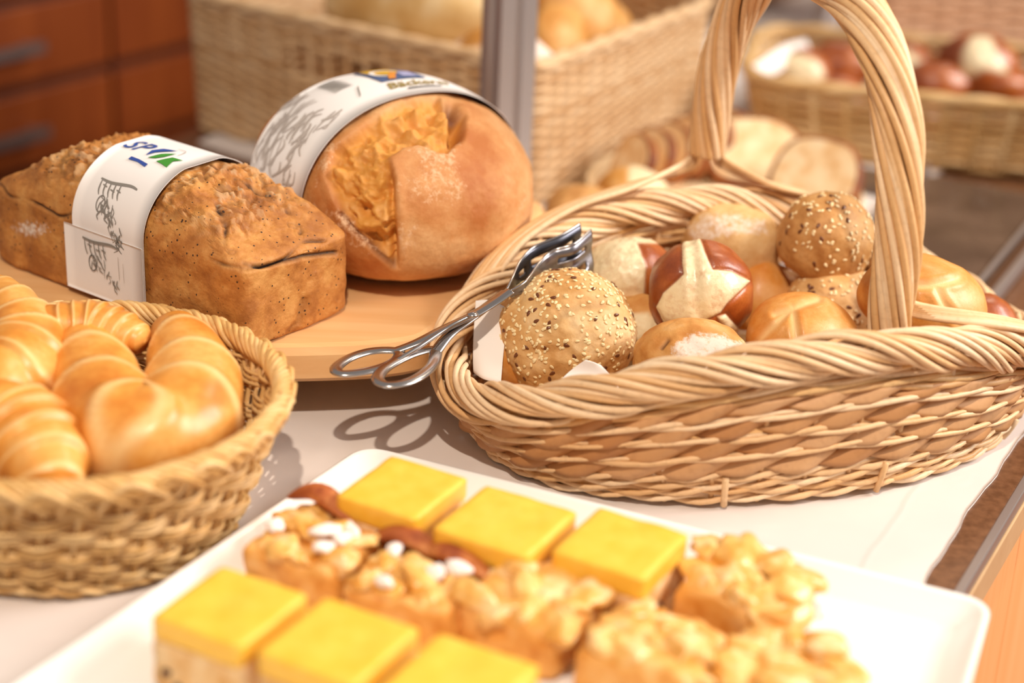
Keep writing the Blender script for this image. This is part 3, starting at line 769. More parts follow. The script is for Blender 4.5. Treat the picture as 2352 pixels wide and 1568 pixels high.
class Print:
    """flat print laid on a band: (u, v) metres, u along the loaf axis, v along the girth from the top (positive to the near side)"""
    def __init__(s, loaf, off, sign=1):
        s.l = loaf; s.off = off; phi = np.linspace(math.pi / 2, math.pi / 2 + sign * 2.3, 400)
        P = loaf.section(np.zeros(400), phi, off); s.v = np.concatenate([[0], np.cumsum(np.linalg.norm(np.diff(P, axis=0), axis=1))]); s.phi = phi; s.sign = sign
    def place(s, U, V, x0=0.0):
        U = np.asarray(U, float); V = np.asarray(V, float)
        ph = np.where(V >= 0, np.interp(V, s.v, s.phi), 2 * (math.pi / 2) - np.interp(-V, s.v, s.phi))
        return s.l.section(U + x0, ph, s.off + 0.0008)
    def poly(s, name, pts, mat, parent, x0=0.0, sub=3):
        bm = bmesh.new(); f = bm.faces.new([bm.verts.new((p[0], p[1], 0)) for p in pts]); bmesh.ops.triangulate(bm, faces=[f])
        for _ in range(sub):
            bmesh.ops.subdivide_edges(bm, edges=[e for e in bm.edges if e.calc_length() > 0.004], cuts=1)
            bmesh.ops.triangulate(bm, faces=bm.faces)
        bm.verts.index_update(); Q = np.array([v.co[:2] for v in bm.verts]); F = [[v.index for v in f.verts] for f in bm.faces]; bm.free()
        return mesh_obj(name, s.place(Q[:, 0], Q[:, 1], x0), F, MT[mat], parent)
    def stroke(s, name, pts, w, mat, parent, x0=0.0):
        P = spline(np.array(pts, float), max(8, 5 * len(pts))); T = np.gradient(P, axis=0); T /= np.linalg.norm(T, axis=1)[:, None] + 1e-9
        Nn = np.stack([-T[:, 1], T[:, 0]], -1); tap = w * (0.55 + 0.45 * np.sin(np.linspace(0, math.pi, len(P))))
        A = P + Nn * tap[:, None] / 2; B = P - Nn * tap[:, None] / 2
        Q = np.vstack([A, B]); n = len(P); F = [[i, i + 1, n + i + 1, n + i] for i in range(n - 1)]
        return (s.place(Q[:, 0], Q[:, 1], x0), F)
    def strokes(s, name, lines, mat, parent, x0=0.0):
        v, f = join([s.stroke(name, p, w, mat, parent, x0) for p, w in lines]); return mesh_obj(name, v, f, MT[mat], parent)
    def text(s, name, body, size, u, v, mat, parent, x0=0.0, shear=0.0, ud=1, vd=-1, bold=0.0, swap=False):
        cu = bpy.data.curves.new(name, 'FONT'); cu.body = body; cu.size = size; cu.shear = shear; cu.resolution_u = 3; cu.offset = bold
        ob = bpy.data.objects.new(name, cu); me = bpy.data.meshes.new_from_object(ob)
        Q = np.array([w.co[:2] for w in me.vertices]); F = [list(p.vertices) for p in me.polygons]
        bpy.data.objects.remove(ob); bpy.data.meshes.remove(me)
        if swap: return mesh_obj(name, s.place(u + ud * Q[:, 1], v + vd * Q[:, 0], x0), F, MT[mat], parent)
        return mesh_obj(name, s.place(u + ud * Q[:, 0], v + vd * Q[:, 1], x0), F, MT[mat], parent)
for nm, col in (('ink_blue', '#2b4a9a'), ('ink_green', '#3f8f2c'), ('ink_grey', '#8b857e'), ('ink_lightgrey', '#bfb4ac'), ('ink_dark', '#45403c'), ('ink_yellow', '#d9a91e'), ('ink_slate', '#4a5c86'), ('ink_orange', '#d98a35'), ('ink_gold', '#9a8444'), ('ink_white', '#efe9e6'), ('ink_lilac', '#a6a6cc')):
    MT[nm] = plain(nm, col, 0.7)

# tin loaf -----------------------------------------------------------
A1 = math.radians(-36)
L1 = Loaf((-0.2655, 1.2975, BZ + 0.060), A1, 0.138, 0.058, 0.047, 0.060, 14.0, 2.05, 24.0)
loaf1 = thing('tin_loaf', 'brown seeded tin loaf with a cracked crumbly top and a white paper band', 'bread loaf', (-0.2655, 1.2975, BZ))
L, F = L1.surf(110); L[:, 2] = np.where(L[:, 2] > 0, L[:, 2] * (1 - 0.62 * smooth(np.abs(L[:, 0]) / 0.138, 0.36, 1.12)), L[:, 2]); V = L1.world(L); N = vnormals(V, F)
topw = smooth(L[:, 2], 0.010, 0.036)
Q = pix(V); fc = (N @ (CAM - L1.c)) > 0
rg = np.abs(fbm(V, 42, 3, 11)); crackA = np.exp(-(rg / 0.035) ** 2) * smooth(L[:, 2], -0.012, 0.01)
line = np.abs(L[:, 2] - 0.004 - 0.006 * fbm(V, 30, 2, 5)); crackB = np.exp(-(line / 0.0013) ** 2) * smooth(fbm(V, 22, 2, 6), -0.25, 0.25)
crackC = np.exp(-(dist_line(Q, [(500, 470), (520, 520), (515, 560), (548, 600), (600, 612), (690, 590), (770, 580)]) / 5) ** 2) * fc * smooth(fbm(V, 60, 2, 9), -0.6, 0.1)
crackD = np.exp(-(dist_line(Q, [(505, 380), (560, 420), (640, 470), (690, 530)]) / 7) ** 2) * fc * smooth(fbm(V, 70, 2, 19), -0.3, 0.2)
wk = np.exp(-(dist_line(Q, [(700, 690), (690, 740), (665, 765)]) / 8) ** 2) * fc
crumb = np.clip(vnoise(V, 260, 21), -0.2, 1) * (vnoise(V, 60, 22) > -0.35)
D = 0.0011 * fbm(V, 60, 3, 1) + topw * (0.0030 * crumb + 0.0022 * fbm(V, 170, 3, 7)) - 0.0024 * crackA * (0.35 + topw) - 0.0026 * crackB - 0.0030 * np.maximum(crackC, crackD) - 0.0025 * wk
pressed = smooth(L[:, 0], -0.048, -0.040) * smooth(-L[:, 0], -0.048, -0.040) * smooth(L[:, 2], -0.062, -0.055)
D = D * (1 - 0.9 * pressed) - 0.0010 * pressed
V = V + N * D[:, None]
V[:, 2] = np.maximum(V[:, 2], BZ + 0.0002)
dk = np.clip(0.75 * crackA * smooth(L[:, 2], 0.0, 0.03) * (fbm(V, 30, 2, 3) > 0.0) + 0.8 * crackB + 0.9 * np.maximum(crackC, crackD) + 0.3 * wk + 0.4 * topw * (crumb < -0.05), 0, 1)
fl = 0.55 * np.exp(-(np.linalg.norm((Q - (70, 525)) / (60, 25), axis=1)) ** 2) * fc
mesh_obj('loaf_crust', V, F, MT['tin_loaf'], loaf1, attrs={'dark': dk, 'flour': fl, 'pale': 0.25 * topw * (crumb > 0.35)})
band = paper_band(L1, -0.034, 0.042, -0.75, math.pi + 0.72, 0.0030, loaf1)
flap = paper_band(L1, -0.043, 0.041, math.pi + 0.05, math.pi + 0.74, 0.0036, loaf1, 'band_flap', 8, 24)
pr = Print(L1, 0.0030)
X0 = 0.002
pr.text('logo_letters', 'SP', 0.022, -0.030, 0.016, 'ink_blue', band, X0, shear=0.35, bold=0.0002)
pr.poly('logo_blue_leaf', [(-0.001, 0.018), (-0.003, 0.010), (0.002, 0.003), (0.013, -0.001), (0.008, 0.005), (0.002, 0.011)], 'ink_blue', band, X0)
pr.poly('logo_green_leaf', [(0.003, 0.020), (0.008, 0.011), (0.017, 0.004), (0.014, 0.013), (0.009, 0.018)], 'ink_green', band, X0)
pr.poly('logo_green_flag', [(0.013, 0.021), (0.020, 0.011), (0.030, 0.010), (0.025, 0.015), (0.027, 0.024), (0.020, 0.022)], 'ink_green', band, X0)
pr.poly('logo_blue_bar', [(-0.010, 0.024), (-0.001, 0.0245), (0.010, 0.0265), (0.010, 0.030), (0.000, 0.0275), (-0.010, 0.0275)], 'ink_blue', band, X0)
pr.strokes('logo_thin_line', [([(0.010, -0.004), (0.018, -0.004), (0.020, 0.006)], 0.0009)], 'ink_lightgrey', band, X0)
def etching(v0, u0, k, parent, name):
    """the grey engraved picture printed twice on the band: a beam, uprights and a bushy shape below"""
    ls = [([(-0.020, 0.000), (-0.008, 0.001), (0.010, -0.001), (0.018, 0.000)], 0.0022)]
    for x in (-0.018, -0.013, -0.008, -0.003, 0.002): ls.append(([(x, 0.001), (x + 0.001, 0.008), (x + 0.003, 0.012)], 0.0013))
    for x, y in ((-0.015, 0.004), (-0.006, 0.006), (0.000, 0.005)): ls.append(([(x, y), (x + 0.005, y + 0.001)], 0.0010))
    for i in range(9): ls.append(([(-0.012 + 0.004 * math.cos(2 * math.pi * j / 9 + i) + 0.002, 0.018 + 0.006 * math.sin(2 * math.pi * j / 9 + i)) for j in range(5)], 0.0009))
    r_ = random.Random(4)
    for i in range(int(46 * k)):
        t = r_.random(); x = -0.008 + 0.022 * t + r_.uniform(-0.005, 0.005); y = 0.012 + 0.028 * t * k + r_.uniform(-0.004, 0.006)
        ls.append(([(x, y), (x + r_.uniform(-0.003, 0.004), y + r_.uniform(0.001, 0.004)), (x + r_.uniform(-0.002, 0.005), y + r_.uniform(0.003, 0.007))], r_.uniform(0.0006, 0.0013)))
    ls = [([(a + u0, b + v0) for a, b in p], w) for p, w in ls]
    return pr.strokes(name, ls, 'ink_grey', parent, X0)
etching(0.050, 0.002, 1.0, band, 'printed_etching')
pr2 = Print(L1, 0.0036)
pr_, pr = pr, pr2
etching(0.098, -0.004, 0.45, flap, 'printed_etching')
pr.strokes('printed_lines', [([(0.014, 0.104), (0.0145, 0.122)], 0.0008), ([(0.019, 0.108), (0.0195, 0.123)], 0.0006)], 'ink_lightgrey', flap, X0)
pr = pr_

# rustic loaf ---------------------------------------------------------
A2 = math.radians(-52)
L2 = Loaf((-0.101, 1.386, BZ + 0.058), A2, 0.117, 0.102, 0.081, 0.058, 2.35, 2.15, 2.9)
loaf2 = thing('rustic_loaf', 'large round golden country loaf split by a deep gash, with a printed paper band', 'bread loaf', (-0.101, 1.386, BZ))
L, F = L2.surf(110); V = L2.world(L); N = vnormals(V, F); Q = pix(V); fc = (N @ (CAM - L2.c)) > -0.02
GASH = [(749, 405), (762, 345), (841, 285), (930, 230), (1006, 225), (1030, 262), (1068, 262), (1064, 305), (1030, 352), (1008, 350), (958, 332), (927, 338), (893, 364), (906, 411), (912, 497), (916, 597), (912, 614), (852, 563), (809, 511), (780, 483), (763, 440)]
s = sdist(Q, GASH); m = smooth(-s, -3, 7) * fc
lip = np.exp(-((s - 10) / 12) ** 2) * fc
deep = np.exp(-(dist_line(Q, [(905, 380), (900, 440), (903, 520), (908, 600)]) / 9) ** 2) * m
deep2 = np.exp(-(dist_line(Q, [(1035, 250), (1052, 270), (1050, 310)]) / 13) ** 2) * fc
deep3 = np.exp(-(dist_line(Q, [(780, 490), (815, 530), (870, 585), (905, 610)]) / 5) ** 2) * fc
rag = fbm(V, 90, 4, 4)
D = 0.0022 * fbm(V, 16, 2, 2) + 0.0004 * fbm(V, 120, 2, 3) + m * (-0.0060 + 0.0068 * rag) + 0.0012 * lip * (1 - m) - 0.010 * deep - 0.012 * deep2 - 0.004 * deep3
V = V + N * D[:, None]; V[:, 2] = np.maximum(V[:, 2], BZ + 0.0002)
fl = np.clip(0.40 * smooth(fbm(V, 22, 4, 9), -0.3, 0.6) * (1 - m) * smooth(L[:, 2], -0.035, 0.0) + 0.10 * lip * (1 - m), 0, 0.5)
dk = np.clip(0.55 * deep + 0.85 * deep2 + 0.7 * deep3 + 0.30 * smooth(-L[:, 2], 0.045, 0.058) * (1 - m) + 0.45 * m * smooth(-rag, 0.15, 0.6), 0, 1)  # shade in the gash's crevices is painted into the colour; underside darker too
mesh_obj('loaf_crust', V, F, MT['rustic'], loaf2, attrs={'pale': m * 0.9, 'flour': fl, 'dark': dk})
B2X0, B2X1 = -0.054, 0.032
band2 = paper_band(L2, B2X0, B2X1, 0.05, math.pi + 0.25, 0.0055, loaf2, nphi=110, skew=0.0)
pr3 = Print(L2, 0.0055)
XB = 0.5 * (B2X0 + B2X1)
def sq(u0, v0, u1, v1): return [(u0, v0), (u1, v0), (u1, v1), (u0, v1)]
# square emblem: yellow and blue field, white ring, orange figure
pr3.poly('emblem_field', sq(-0.030, -0.030, 0.012, 0.012), 'ink_slate', band2, XB)
pr4 = Print(L2, 0.0058)
pr4.poly('emblem_yellow', [(-0.030, -0.018), (-0.030, 0.008), (-0.010, 0.008), (0.000, -0.006), (-0.010, -0.018)], 'ink_yellow', band2, XB)
pr4.poly('emblem_lilac', [(-0.012, -0.028), (0.008, -0.024), (0.006, -0.012), (-0.008, -0.014)], 'ink_lilac', band2, XB)
pr5 = Print(L2, 0.0061)
t = np.linspace(0.4, 4.4, 14)
v_, f_ = pr5.stroke('emblem_ring', [(-0.008 + 0.011 * math.cos(a), -0.004 + 0.011 * math.sin(a)) for a in t], 0.004, 'ink_white', band2, XB)
mesh_obj('emblem_ring', v_, f_, MT['ink_white'], band2)
pr5.poly('emblem_figure', [(-0.010, -0.010), (-0.004, -0.012), (0.004, -0.006), (0.011, -0.002), (0.010, 0.004), (0.002, 0.000)], 'ink_orange', band2, XB)
cu = pr3.text('script_name', 'Bäckerei', 0.0165, 0.029, 0.016, 'ink_gold', band2, XB, shear=0.35, swap=True, ud=-1, vd=-1, bold=0.0003)
pr3.poly('black_rule', [(0.0325, 0.002), (0.0345, 0.002), (0.0345, -0.030), (0.0330, -0.030)], 'ink_dark', band2, XB)
r_ = random.Random(9); ls = []
for i in range(26):
    a = i / 25; ls.append(([(-0.030 + 0.0012 * i, 0.030 + 0.001 * (i % 3)), (-0.031 + 0.0012 * i, 0.040), (-0.030 + 0.0012 * i, 0.048)], 0.0008))
for i in range(4): ls.append(([(0.006 + 0.004 * i, 0.030 + 0.002 * i), (0.012 + 0.004 * i, 0.034 + 0.002 * i)], 0.0012))
pr3.strokes('printed_paragraph', ls, 'ink_grey', band2, XB)
ls = []
for i in range(60):
    x = r_.uniform(-0.038, 0.030); y = r_.uniform(0.055, 0.125)
    ls.append(([(x, y), (x + r_.uniform(-0.006, 0.004), y + r_.uniform(0.006, 0.012)), (x + r_.uniform(-0.008, 0.006), y + r_.uniform(0.014, 0.026))], r_.uniform(0.001, 0.0026)))
pr3.strokes('printed_wheat_drawing', [([(a, min(b, 0.132)) for a, b in p], w) for p, w in ls], 'ink_lightgrey', band2, XB)

# ------------------------------------------------------------------ croissants
def croissant(label, pts, seed=0, segs=8, n=130, m=44, squash=0.86):
    """pts: (px, py, z, radius in metres)"""
    C = np.array([np.append(at(x, y, z), r) for x, y, z, r in pts]); S = spline(C, n)
    P, r = S[:, :3], np.maximum(S[:, 3], 0.002)
    d = np.concatenate([[0], np.cumsum(np.linalg.norm(np.diff(P, axis=0), axis=1))]); s = d / d[-1]
    T = np.gradient(P, axis=0); T /= np.linalg.norm(T, axis=1)[:, None]
    A = np.tile([0, 0, 1.0], (n, 1)); A = A - (A * T).sum(1)[:, None] * T; A /= np.linalg.norm(A, axis=1)[:, None]; B = np.cross(T, A)
    ang = np.linspace(0, 2 * math.pi, m, endpoint=False)
    S2, A2_ = np.meshgrid(s, ang, indexing='ij')
    c = np.abs(S2 - 0.5) * 2; ph = (1 - c) * segs / 2 + 0.22 * np.sin(A2_ + seed) + 0.15 * np.sin(2 * A2_ + seed * 2) + 0.13 * seed
    fr = ph - np.floor(ph)
    saw = np.where(fr < 0.88, fr / 0.88, (1 - fr) / 0.12)
    taper_end = np.minimum(1, np.minimum(S2, 1 - S2) / 0.03) ** 0.5
    rr = r[:, None] * (0.94 + 0.13 * (1 - saw)) * taper_end
    V = P[:, None] + (rr * np.cos(A2_) * squash)[..., None] * A[:, None] + (rr * np.sin(A2_))[..., None] * B[:, None]
    V = V.reshape(-1, 3); V = np.vstack([V, P[:1], P[-1:]])
    F = grid_faces(n, m, True)[:, ::-1].tolist(); k = n * m
    F += [[j, (j + 1) % m, k] for j in range(m)] + [[k - m + (j + 1) % m, k - m + j, k + 1] for j in range(m)]
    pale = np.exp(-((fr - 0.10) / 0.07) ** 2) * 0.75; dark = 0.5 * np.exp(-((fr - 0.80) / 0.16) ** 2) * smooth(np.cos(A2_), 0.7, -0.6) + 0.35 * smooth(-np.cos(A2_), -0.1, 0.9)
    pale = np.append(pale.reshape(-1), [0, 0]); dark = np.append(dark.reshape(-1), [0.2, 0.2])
    V = V + (0.0008 * fbm(V, 50, 3, seed))[:, None] * np.array([0.4, -0.5, 0.8])
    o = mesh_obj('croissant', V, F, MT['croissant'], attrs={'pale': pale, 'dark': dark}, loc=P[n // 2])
    return tag(o, label, 'croissant', 'croissants in the round basket')
croissant('plump horseshoe croissant in front at the right of the round basket, both horns pointing back', [(183, 706, 0.098, 0.012), (196, 770, 0.092, 0.021), (216, 870, 0.084, 0.029), (262, 975, 0.078, 0.036), (352, 1000, 0.076, 0.037), (432, 945, 0.078, 0.035), (440, 860, 0.082, 0.030), (415, 785, 0.088, 0.022), (392, 735, 0.092, 0.012)], seed=1)
croissant('croissant cut off by the left picture edge behind the horseshoe croissant', [(-20, 655, 0.105, 0.012), (25, 710, 0.102, 0.020), (55, 780, 0.096, 0.027), (30, 860, 0.090, 0.031), (-60, 900, 0.088, 0.032), (-160, 880, 0.086, 0.026)], seed=2)
croissant('brightly lit croissant at the front left of the round basket', [(-190, 1000, 0.085, 0.018), (-90, 985, 0.085, 0.029), (20, 985, 0.082, 0.034), (88, 1040, 0.078, 0.030), (118, 1105, 0.072, 0.020), (120, 1150, 0.064, 0.010)], seed=3)
croissant('half hidden croissant at the back of the round basket below the tin loaf', [(78, 735, 0.103, 0.010), (130, 745, 0.101, 0.017), (210, 752, 0.099, 0.020), (285, 768, 0.097, 0.017), (335, 785, 0.095, 0.009)], seed=4)
croissant('croissant lying lowest in the round basket beneath the horseshoe croissant', [(100, 1100, 0.036, 0.012), (180, 1080, 0.034, 0.020), (270, 1060, 0.034, 0.022), (350, 1035, 0.034, 0.018), (400, 1020, 0.036, 0.010)], seed=5)
croissant('croissant lying deep in the round basket beneath the front left croissant', [(-150, 1060, 0.036, 0.012), (-70, 1040, 0.034, 0.022), (10, 1010, 0.034, 0.022), (70, 1000, 0.036, 0.010)], seed=6)

# ------------------------------------------------------------------ white serving plate
PQ = [at(836, 1022, 0.024)[:2], at(2283, 1383, 0.024)[:2]]
e1 = (PQ[1] - PQ[0]); wl = np.linalg.norm(e1); e1 /= wl
lft = np.array([-0.475, -0.880]); rgt = np.array([-0.345, -0.938]); lft /= np.linalg.norm(lft); rgt /= np.linalg.norm(rgt)
corners = [PQ[0], PQ[0] + lft * 0.36, PQ[1] + rgt * 0.40, PQ[1]]
def round_poly(c, rad, k=10):
    out = []
    for i in range(len(c)):
        a, b, d = np.array(c[i - 1]), np.array(c[i]), np.array(c[(i + 1) % len(c)])
        p, q = b + (a - b) / np.linalg.norm(a - b) * rad, b + (d - b) / np.linalg.norm(d - b) * rad
        for t in np.linspace(0, 1, k): out.append((1 - t) ** 2 * p + 2 * t * (1 - t) * b + t * t * q)
    P = np.array(out); Pn = np.vstack([P, P[:1]]); dd = np.concatenate([[0], np.cumsum(np.linalg.norm(np.diff(Pn, axis=0), axis=1))])
    tt = np.linspace(0, dd[-1], 400, endpoint=False); return np.stack([np.interp(tt, dd, Pn[:, j]) for j in (0, 1)], -1)
OL = round_poly(corners, 0.020); n = len(OL)
tn = np.roll(OL, -1, 0) - np.roll(OL, 1, 0); nn = np.stack([-tn[:, 1], tn[:, 0]], -1); nn /= np.linalg.norm(nn, axis=1)[:, None]
prof = [(0.030, 0.0018), (0.022, 0.0045), (0.006, 0.0180), (0.0005, 0.0225), (0.0003, 0.0245), (0.0022, 0.0253), (0.0055, 0.0235), (0.016, 0.0125), (0.024, 0.0088), (0.034, 0.0080), (0.040, 0.0080), (0.060, 0.0080)]
def inset(dd):
    R0 = OL + nn * min(dd, 0.014); return OL.mean(0) + (R0 - OL.mean(0)) * (1 - max(dd - 0.014, 0) / 0.17)
V = np.vstack([np.column_stack([inset(dd), np.full(n, z)]) for dd, z in prof]); F = []
for k in range(len(prof) - 1): F += [[k * n + i, k * n + (i + 1) % n, (k + 1) * n + (i + 1) % n, (k + 1) * n + i] for i in range(n)]
V = np.vstack([V, [[*OL.mean(0), 0.0018], [*OL.mean(0), 0.0080]]]); kc = len(prof) * n; kb = (len(prof) - 1) * n
F += [[(i + 1) % n, i, kc] for i in range(n)] + [[kb + i, kb + (i + 1) % n, kc + 1] for i in range(n)]
plate = mesh_obj('serving_plate', V, F, MT['porcelain'])
tag(plate, 'white rectangular porcelain plate with rounded corners, covered with cake squares', 'plate')

# ------------------------------------------------------------------ yellow cake squares
_M = Mat('cake_topping', 0.38); _c = _M.ramp(_M.noise(70, 4), [(0.3, '#f4b938'), (0.7, '#f8c64e')]); _M.color(_c); _M.b.inputs['Subsurface Weight'].default_value = 0.0; _M.bump(_M.noise(220, 3), 0.08, 0.001); MT['topping'] = _M.m
MT['sponge'] = bread('cake_sponge', '#dba25c', '#edc38a', '#f6d9aa', 60, bump=0.6, bscale=300, rough=0.8)
MT['raisin'] = plain('raisin', '#4a2414', 0.5)
CAKE_A = math.radians(-28)
def cake(label, c, size=(0.060, 0.062), h=0.048, ang=CAKE_A, seed=0):
    t = thing('cake_square', label, 'cake', (c[0], c[1], 0.0085), 'yellow cake squares on the plate')
    R = rotz(ang); z0 = 0.0085; size = (size[0] * 1.035, size[1] * 1.035)
    V, F = rbox((size[0] * 0.985, size[1] * 0.985, h - 0.013), 0.07, 14); V = V + (0.0008 * fbm(V + seed, 150, 2, seed))[:, None] * np.sign(V)
    V = V @ R.T + np.array([c[0], c[1], z0 + (h - 0.013) / 2]); mesh_obj('sponge_base', V, F, MT['sponge'], t)
    V, F = rbox((size[0], size[1], 0.0145), 0.085, 18); V[:, 2] += 0.0005 * fbm(V + seed, 60, 2, seed + 5)
    V = V @ R.T + np.array([c[0], c[1], z0 + h - 0.00725]); mesh_obj('yellow_topping', V, F, MT['topping'], t)
    r_ = random.Random(seed)
    for i in range(3):
        sx = r_.uniform(-0.4, 0.4) * size[0]; zz = r_.uniform(0.006, h - 0.022)
        p = np.array([sx, -size[1] * 0.492, zz]) if i % 2 == 0 else np.array([size[0] * 0.492, sx, zz])
        V, F = cubesphere(4); V = V * np.array([0.0032, 0.0026, 0.0024]); V = (V + p) @ R.T + np.array([c[0], c[1], z0]); mesh_obj('raisin', V, F, MT['raisin'], t)
    return t
cake('yellow cake square in the far left corner of the plate', (-0.064, 1.006), (0.056, 0.062), seed=1)
cake('middle yellow cake square of the far row on the plate', (0.001, 0.970), (0.063, 0.064), seed=2)
cake('yellow cake square nearest the handled basket, last of the far row', (0.070, 0.949), (0.059, 0.062), seed=3)
cake('yellow cake square at the left of the near row on the plate', (-0.1485, 0.861), (0.058, 0.062), seed=4)
cake('second yellow cake square of the near row on the plate', (-0.0855, 0.831), (0.060, 0.064), seed=5)
cake('third yellow cake square of the near row, cut by the bottom picture edge', (-0.020, 0.800), (0.060, 0.064), seed=6)

# ------------------------------------------------------------------ fruit pastry slices
MT['pastry'] = bread('pastry_crumb', '#cf8530', '#e5a552', '#f2c27a', 55, pale='#fbe3ba', crustdark='#8a3c10', bump=0.5, bscale=220, rough=0.55)
MT['apple'] = bread('apple_piece', '#de9c40', '#edba68', '#f8d8a2', 50, bump=0.3, bscale=160, rough=0.35, coat=0.25)
MT['baked'] = bread('browned_crust', '#8c3d12', '#b4602a', '#cf8444', 60, bump=0.4, bscale=260, coat=0.2)
MT['icing'] = plain('icing_sugar', '#fbf1ea', 0.6)
def pastry(label, c, ang, size, h, seed, lumps=10, icing=5, crust=0, lump_r=0.010):
    t = thing('fruit_pastry', label, 'pastry', (c[0], c[1], 0.0085), 'fruit pastry slices on the plate')
    R = rotz(ang); r_ = np.random.default_rng(seed); z0 = 0.0085; size = (size[0] * 1.06, size[1] * 1.06)
    V, F = rbox((size[0], size[1], h), 0.16, 16); V = V * (1 + 0.05 * fbm(V, 45, 2, seed))[:, None]; V[:, 2] += h / 2
    V[:, 2] = np.where(V[:, 2] > h * 0.5, V[:, 2] + 0.005 * fbm(V, 60, 2, seed + 1), np.maximum(V[:, 2], 0.0))
    V = V @ R.T + np.array([c[0], c[1], z0]); mesh_obj('pastry_base', V, F, MT['pastry'], t)
    for i in range(lumps):
        a, b = ((i % 4) + 0.5) / 4 - 0.5, ((i // 4) + 0.5) / 3 - 0.5
        p = np.array([(a + r_.uniform(-0.08, 0.08)) * size[0] * 0.92, (b + r_.uniform(-0.08, 0.08)) * size[1] * 0.92, h + r_.uniform(-0.006, 0.003)])
        V, F = rbox(lump_r * np.array([1.35, 1.1, 0.55]) * r_.uniform(0.7, 1.25, 3) * 2, 0.75, 7, 0.30, seed * 20 + i)
        Rl = rotz(r_.uniform(0, 6)) @ rotx(r_.uniform(-0.6, 0.6)); V = ((V @ Rl.T) + p) @ R.T + np.array([c[0], c[1], z0]); mesh_obj('apple_piece', V, F, MT['apple'], t)
    for i in range(icing):
        p = np.array([r_.uniform(-0.36, 0.36) * size[0], r_.uniform(-0.40, 0.36) * size[1], h + r_.uniform(0.004, 0.008)])
        V, F = rbox(np.array([r_.uniform(0.010, 0.022), r_.uniform(0.007, 0.013), 0.006]), 0.8, 6, 0.25, seed * 31 + i)
        V = ((V @ (rotz(r_.uniform(0, 3)) @ rotx(r_.uniform(-0.5, 0.3))).T) + p) @ R.T + np.array([c[0], c[1], z0]); mesh_obj('icing_patch', V, F, MT['icing'], t)
    for i in range(crust):
        x = (i / max(crust - 1, 1) - 0.5) * 0.5
        P = spline([[(x - 0.42) * size[0], size[1] * 0.40, h], [(x - 0.1) * size[0], size[1] * (0.46 - 0.1 * i), h + 0.008], [(x + 0.40) * size[0], size[1] * (0.30 - 0.1 * i), h + 0.002]], 16)
        V, F = tube(P, 0.0075 * np.sin(np.linspace(0.15, math.pi - 0.15, 16)), 10, flat=(0.6, 1.25), ref=(0, 0, 1)); V = V @ R.T + np.array([c[0], c[1], z0]); mesh_obj('browned_crust', V, F, MT['baked'], t)
    return t
def pz(x, y, z=0.030): return at(x, y, z)[:2]
pastry('sugared fruit pastry slice at the left between the two rows of cake', pz(735, 1262), CAKE_A, (0.062, 0.066), 0.032, 1, 9, 5, 1, 0.0095)
pastry('iced fruit pastry slice with a browned crust rim, second in the middle row', pz(960, 1352), CAKE_A + 0.1, (0.064, 0.060), 0.030, 2, 8, 4, 2, 0.0095)
pastry('fruit pastry slice with big pale apple lumps, third in the middle row', pz(1225, 1400), CAKE_A - 0.05, (0.066, 0.062), 0.032, 3, 12, 0, 0, 0.0115)
pastry('fruit pastry slice in the middle of the plate at the bottom picture edge', pz(1500, 1500), CAKE_A, (0.064, 0.062), 0.030, 4, 12, 0, 0, 0.0105)
pastry('tall knobbly fruit pastry slice in front of the handled basket', pz(1715, 1372), CAKE_A + 0.05, (0.066, 0.062), 0.034, 5, 12, 0, 0, 0.0125)
pastry('fruit pastry slice nearest the right corner of the plate', pz(1815, 1540), CAKE_A, (0.064, 0.060), 0.026, 6, 12, 0, 0, 0.0105)

# ------------------------------------------------------------------ woven boxes in the background
def rr_outline(w, d, rad, n):
    c = [(-w / 2, -d / 2), (w / 2, -d / 2), (w / 2, d / 2), (-w / 2, d / 2)]
    P = []
    for i in range(4):
        a, b, e = np.array(c[i - 1]), np.array(c[i]), np.array(c[(i + 1) % 4])
        p, q = b + (a - b) / np.linalg.norm(a - b) * rad, b + (e - b) / np.linalg.norm(e - b) * rad
        for t in np.linspace(0, 1, 8): P.append((1 - t) ** 2 * p + 2 * t * (1 - t) * b + t * t * q)
    P = np.array(P); P = np.vstack([P, P[:1]]); dd = np.concatenate([[0], np.cumsum(np.linalg.norm(np.diff(P, axis=0), axis=1))])
    tt = np.linspace(0, dd[-1], n, endpoint=False); O = np.stack([np.interp(tt, dd, P[:, j]) for j in (0, 1)], -1)
    tn = np.roll(O, -1, 0) - np.roll(O, 1, 0); nn = np.stack([tn[:, 1], -tn[:, 0]], -1); nn /= np.linalg.norm(nn, axis=1)[:, None]
    return O, nn, dd[-1]
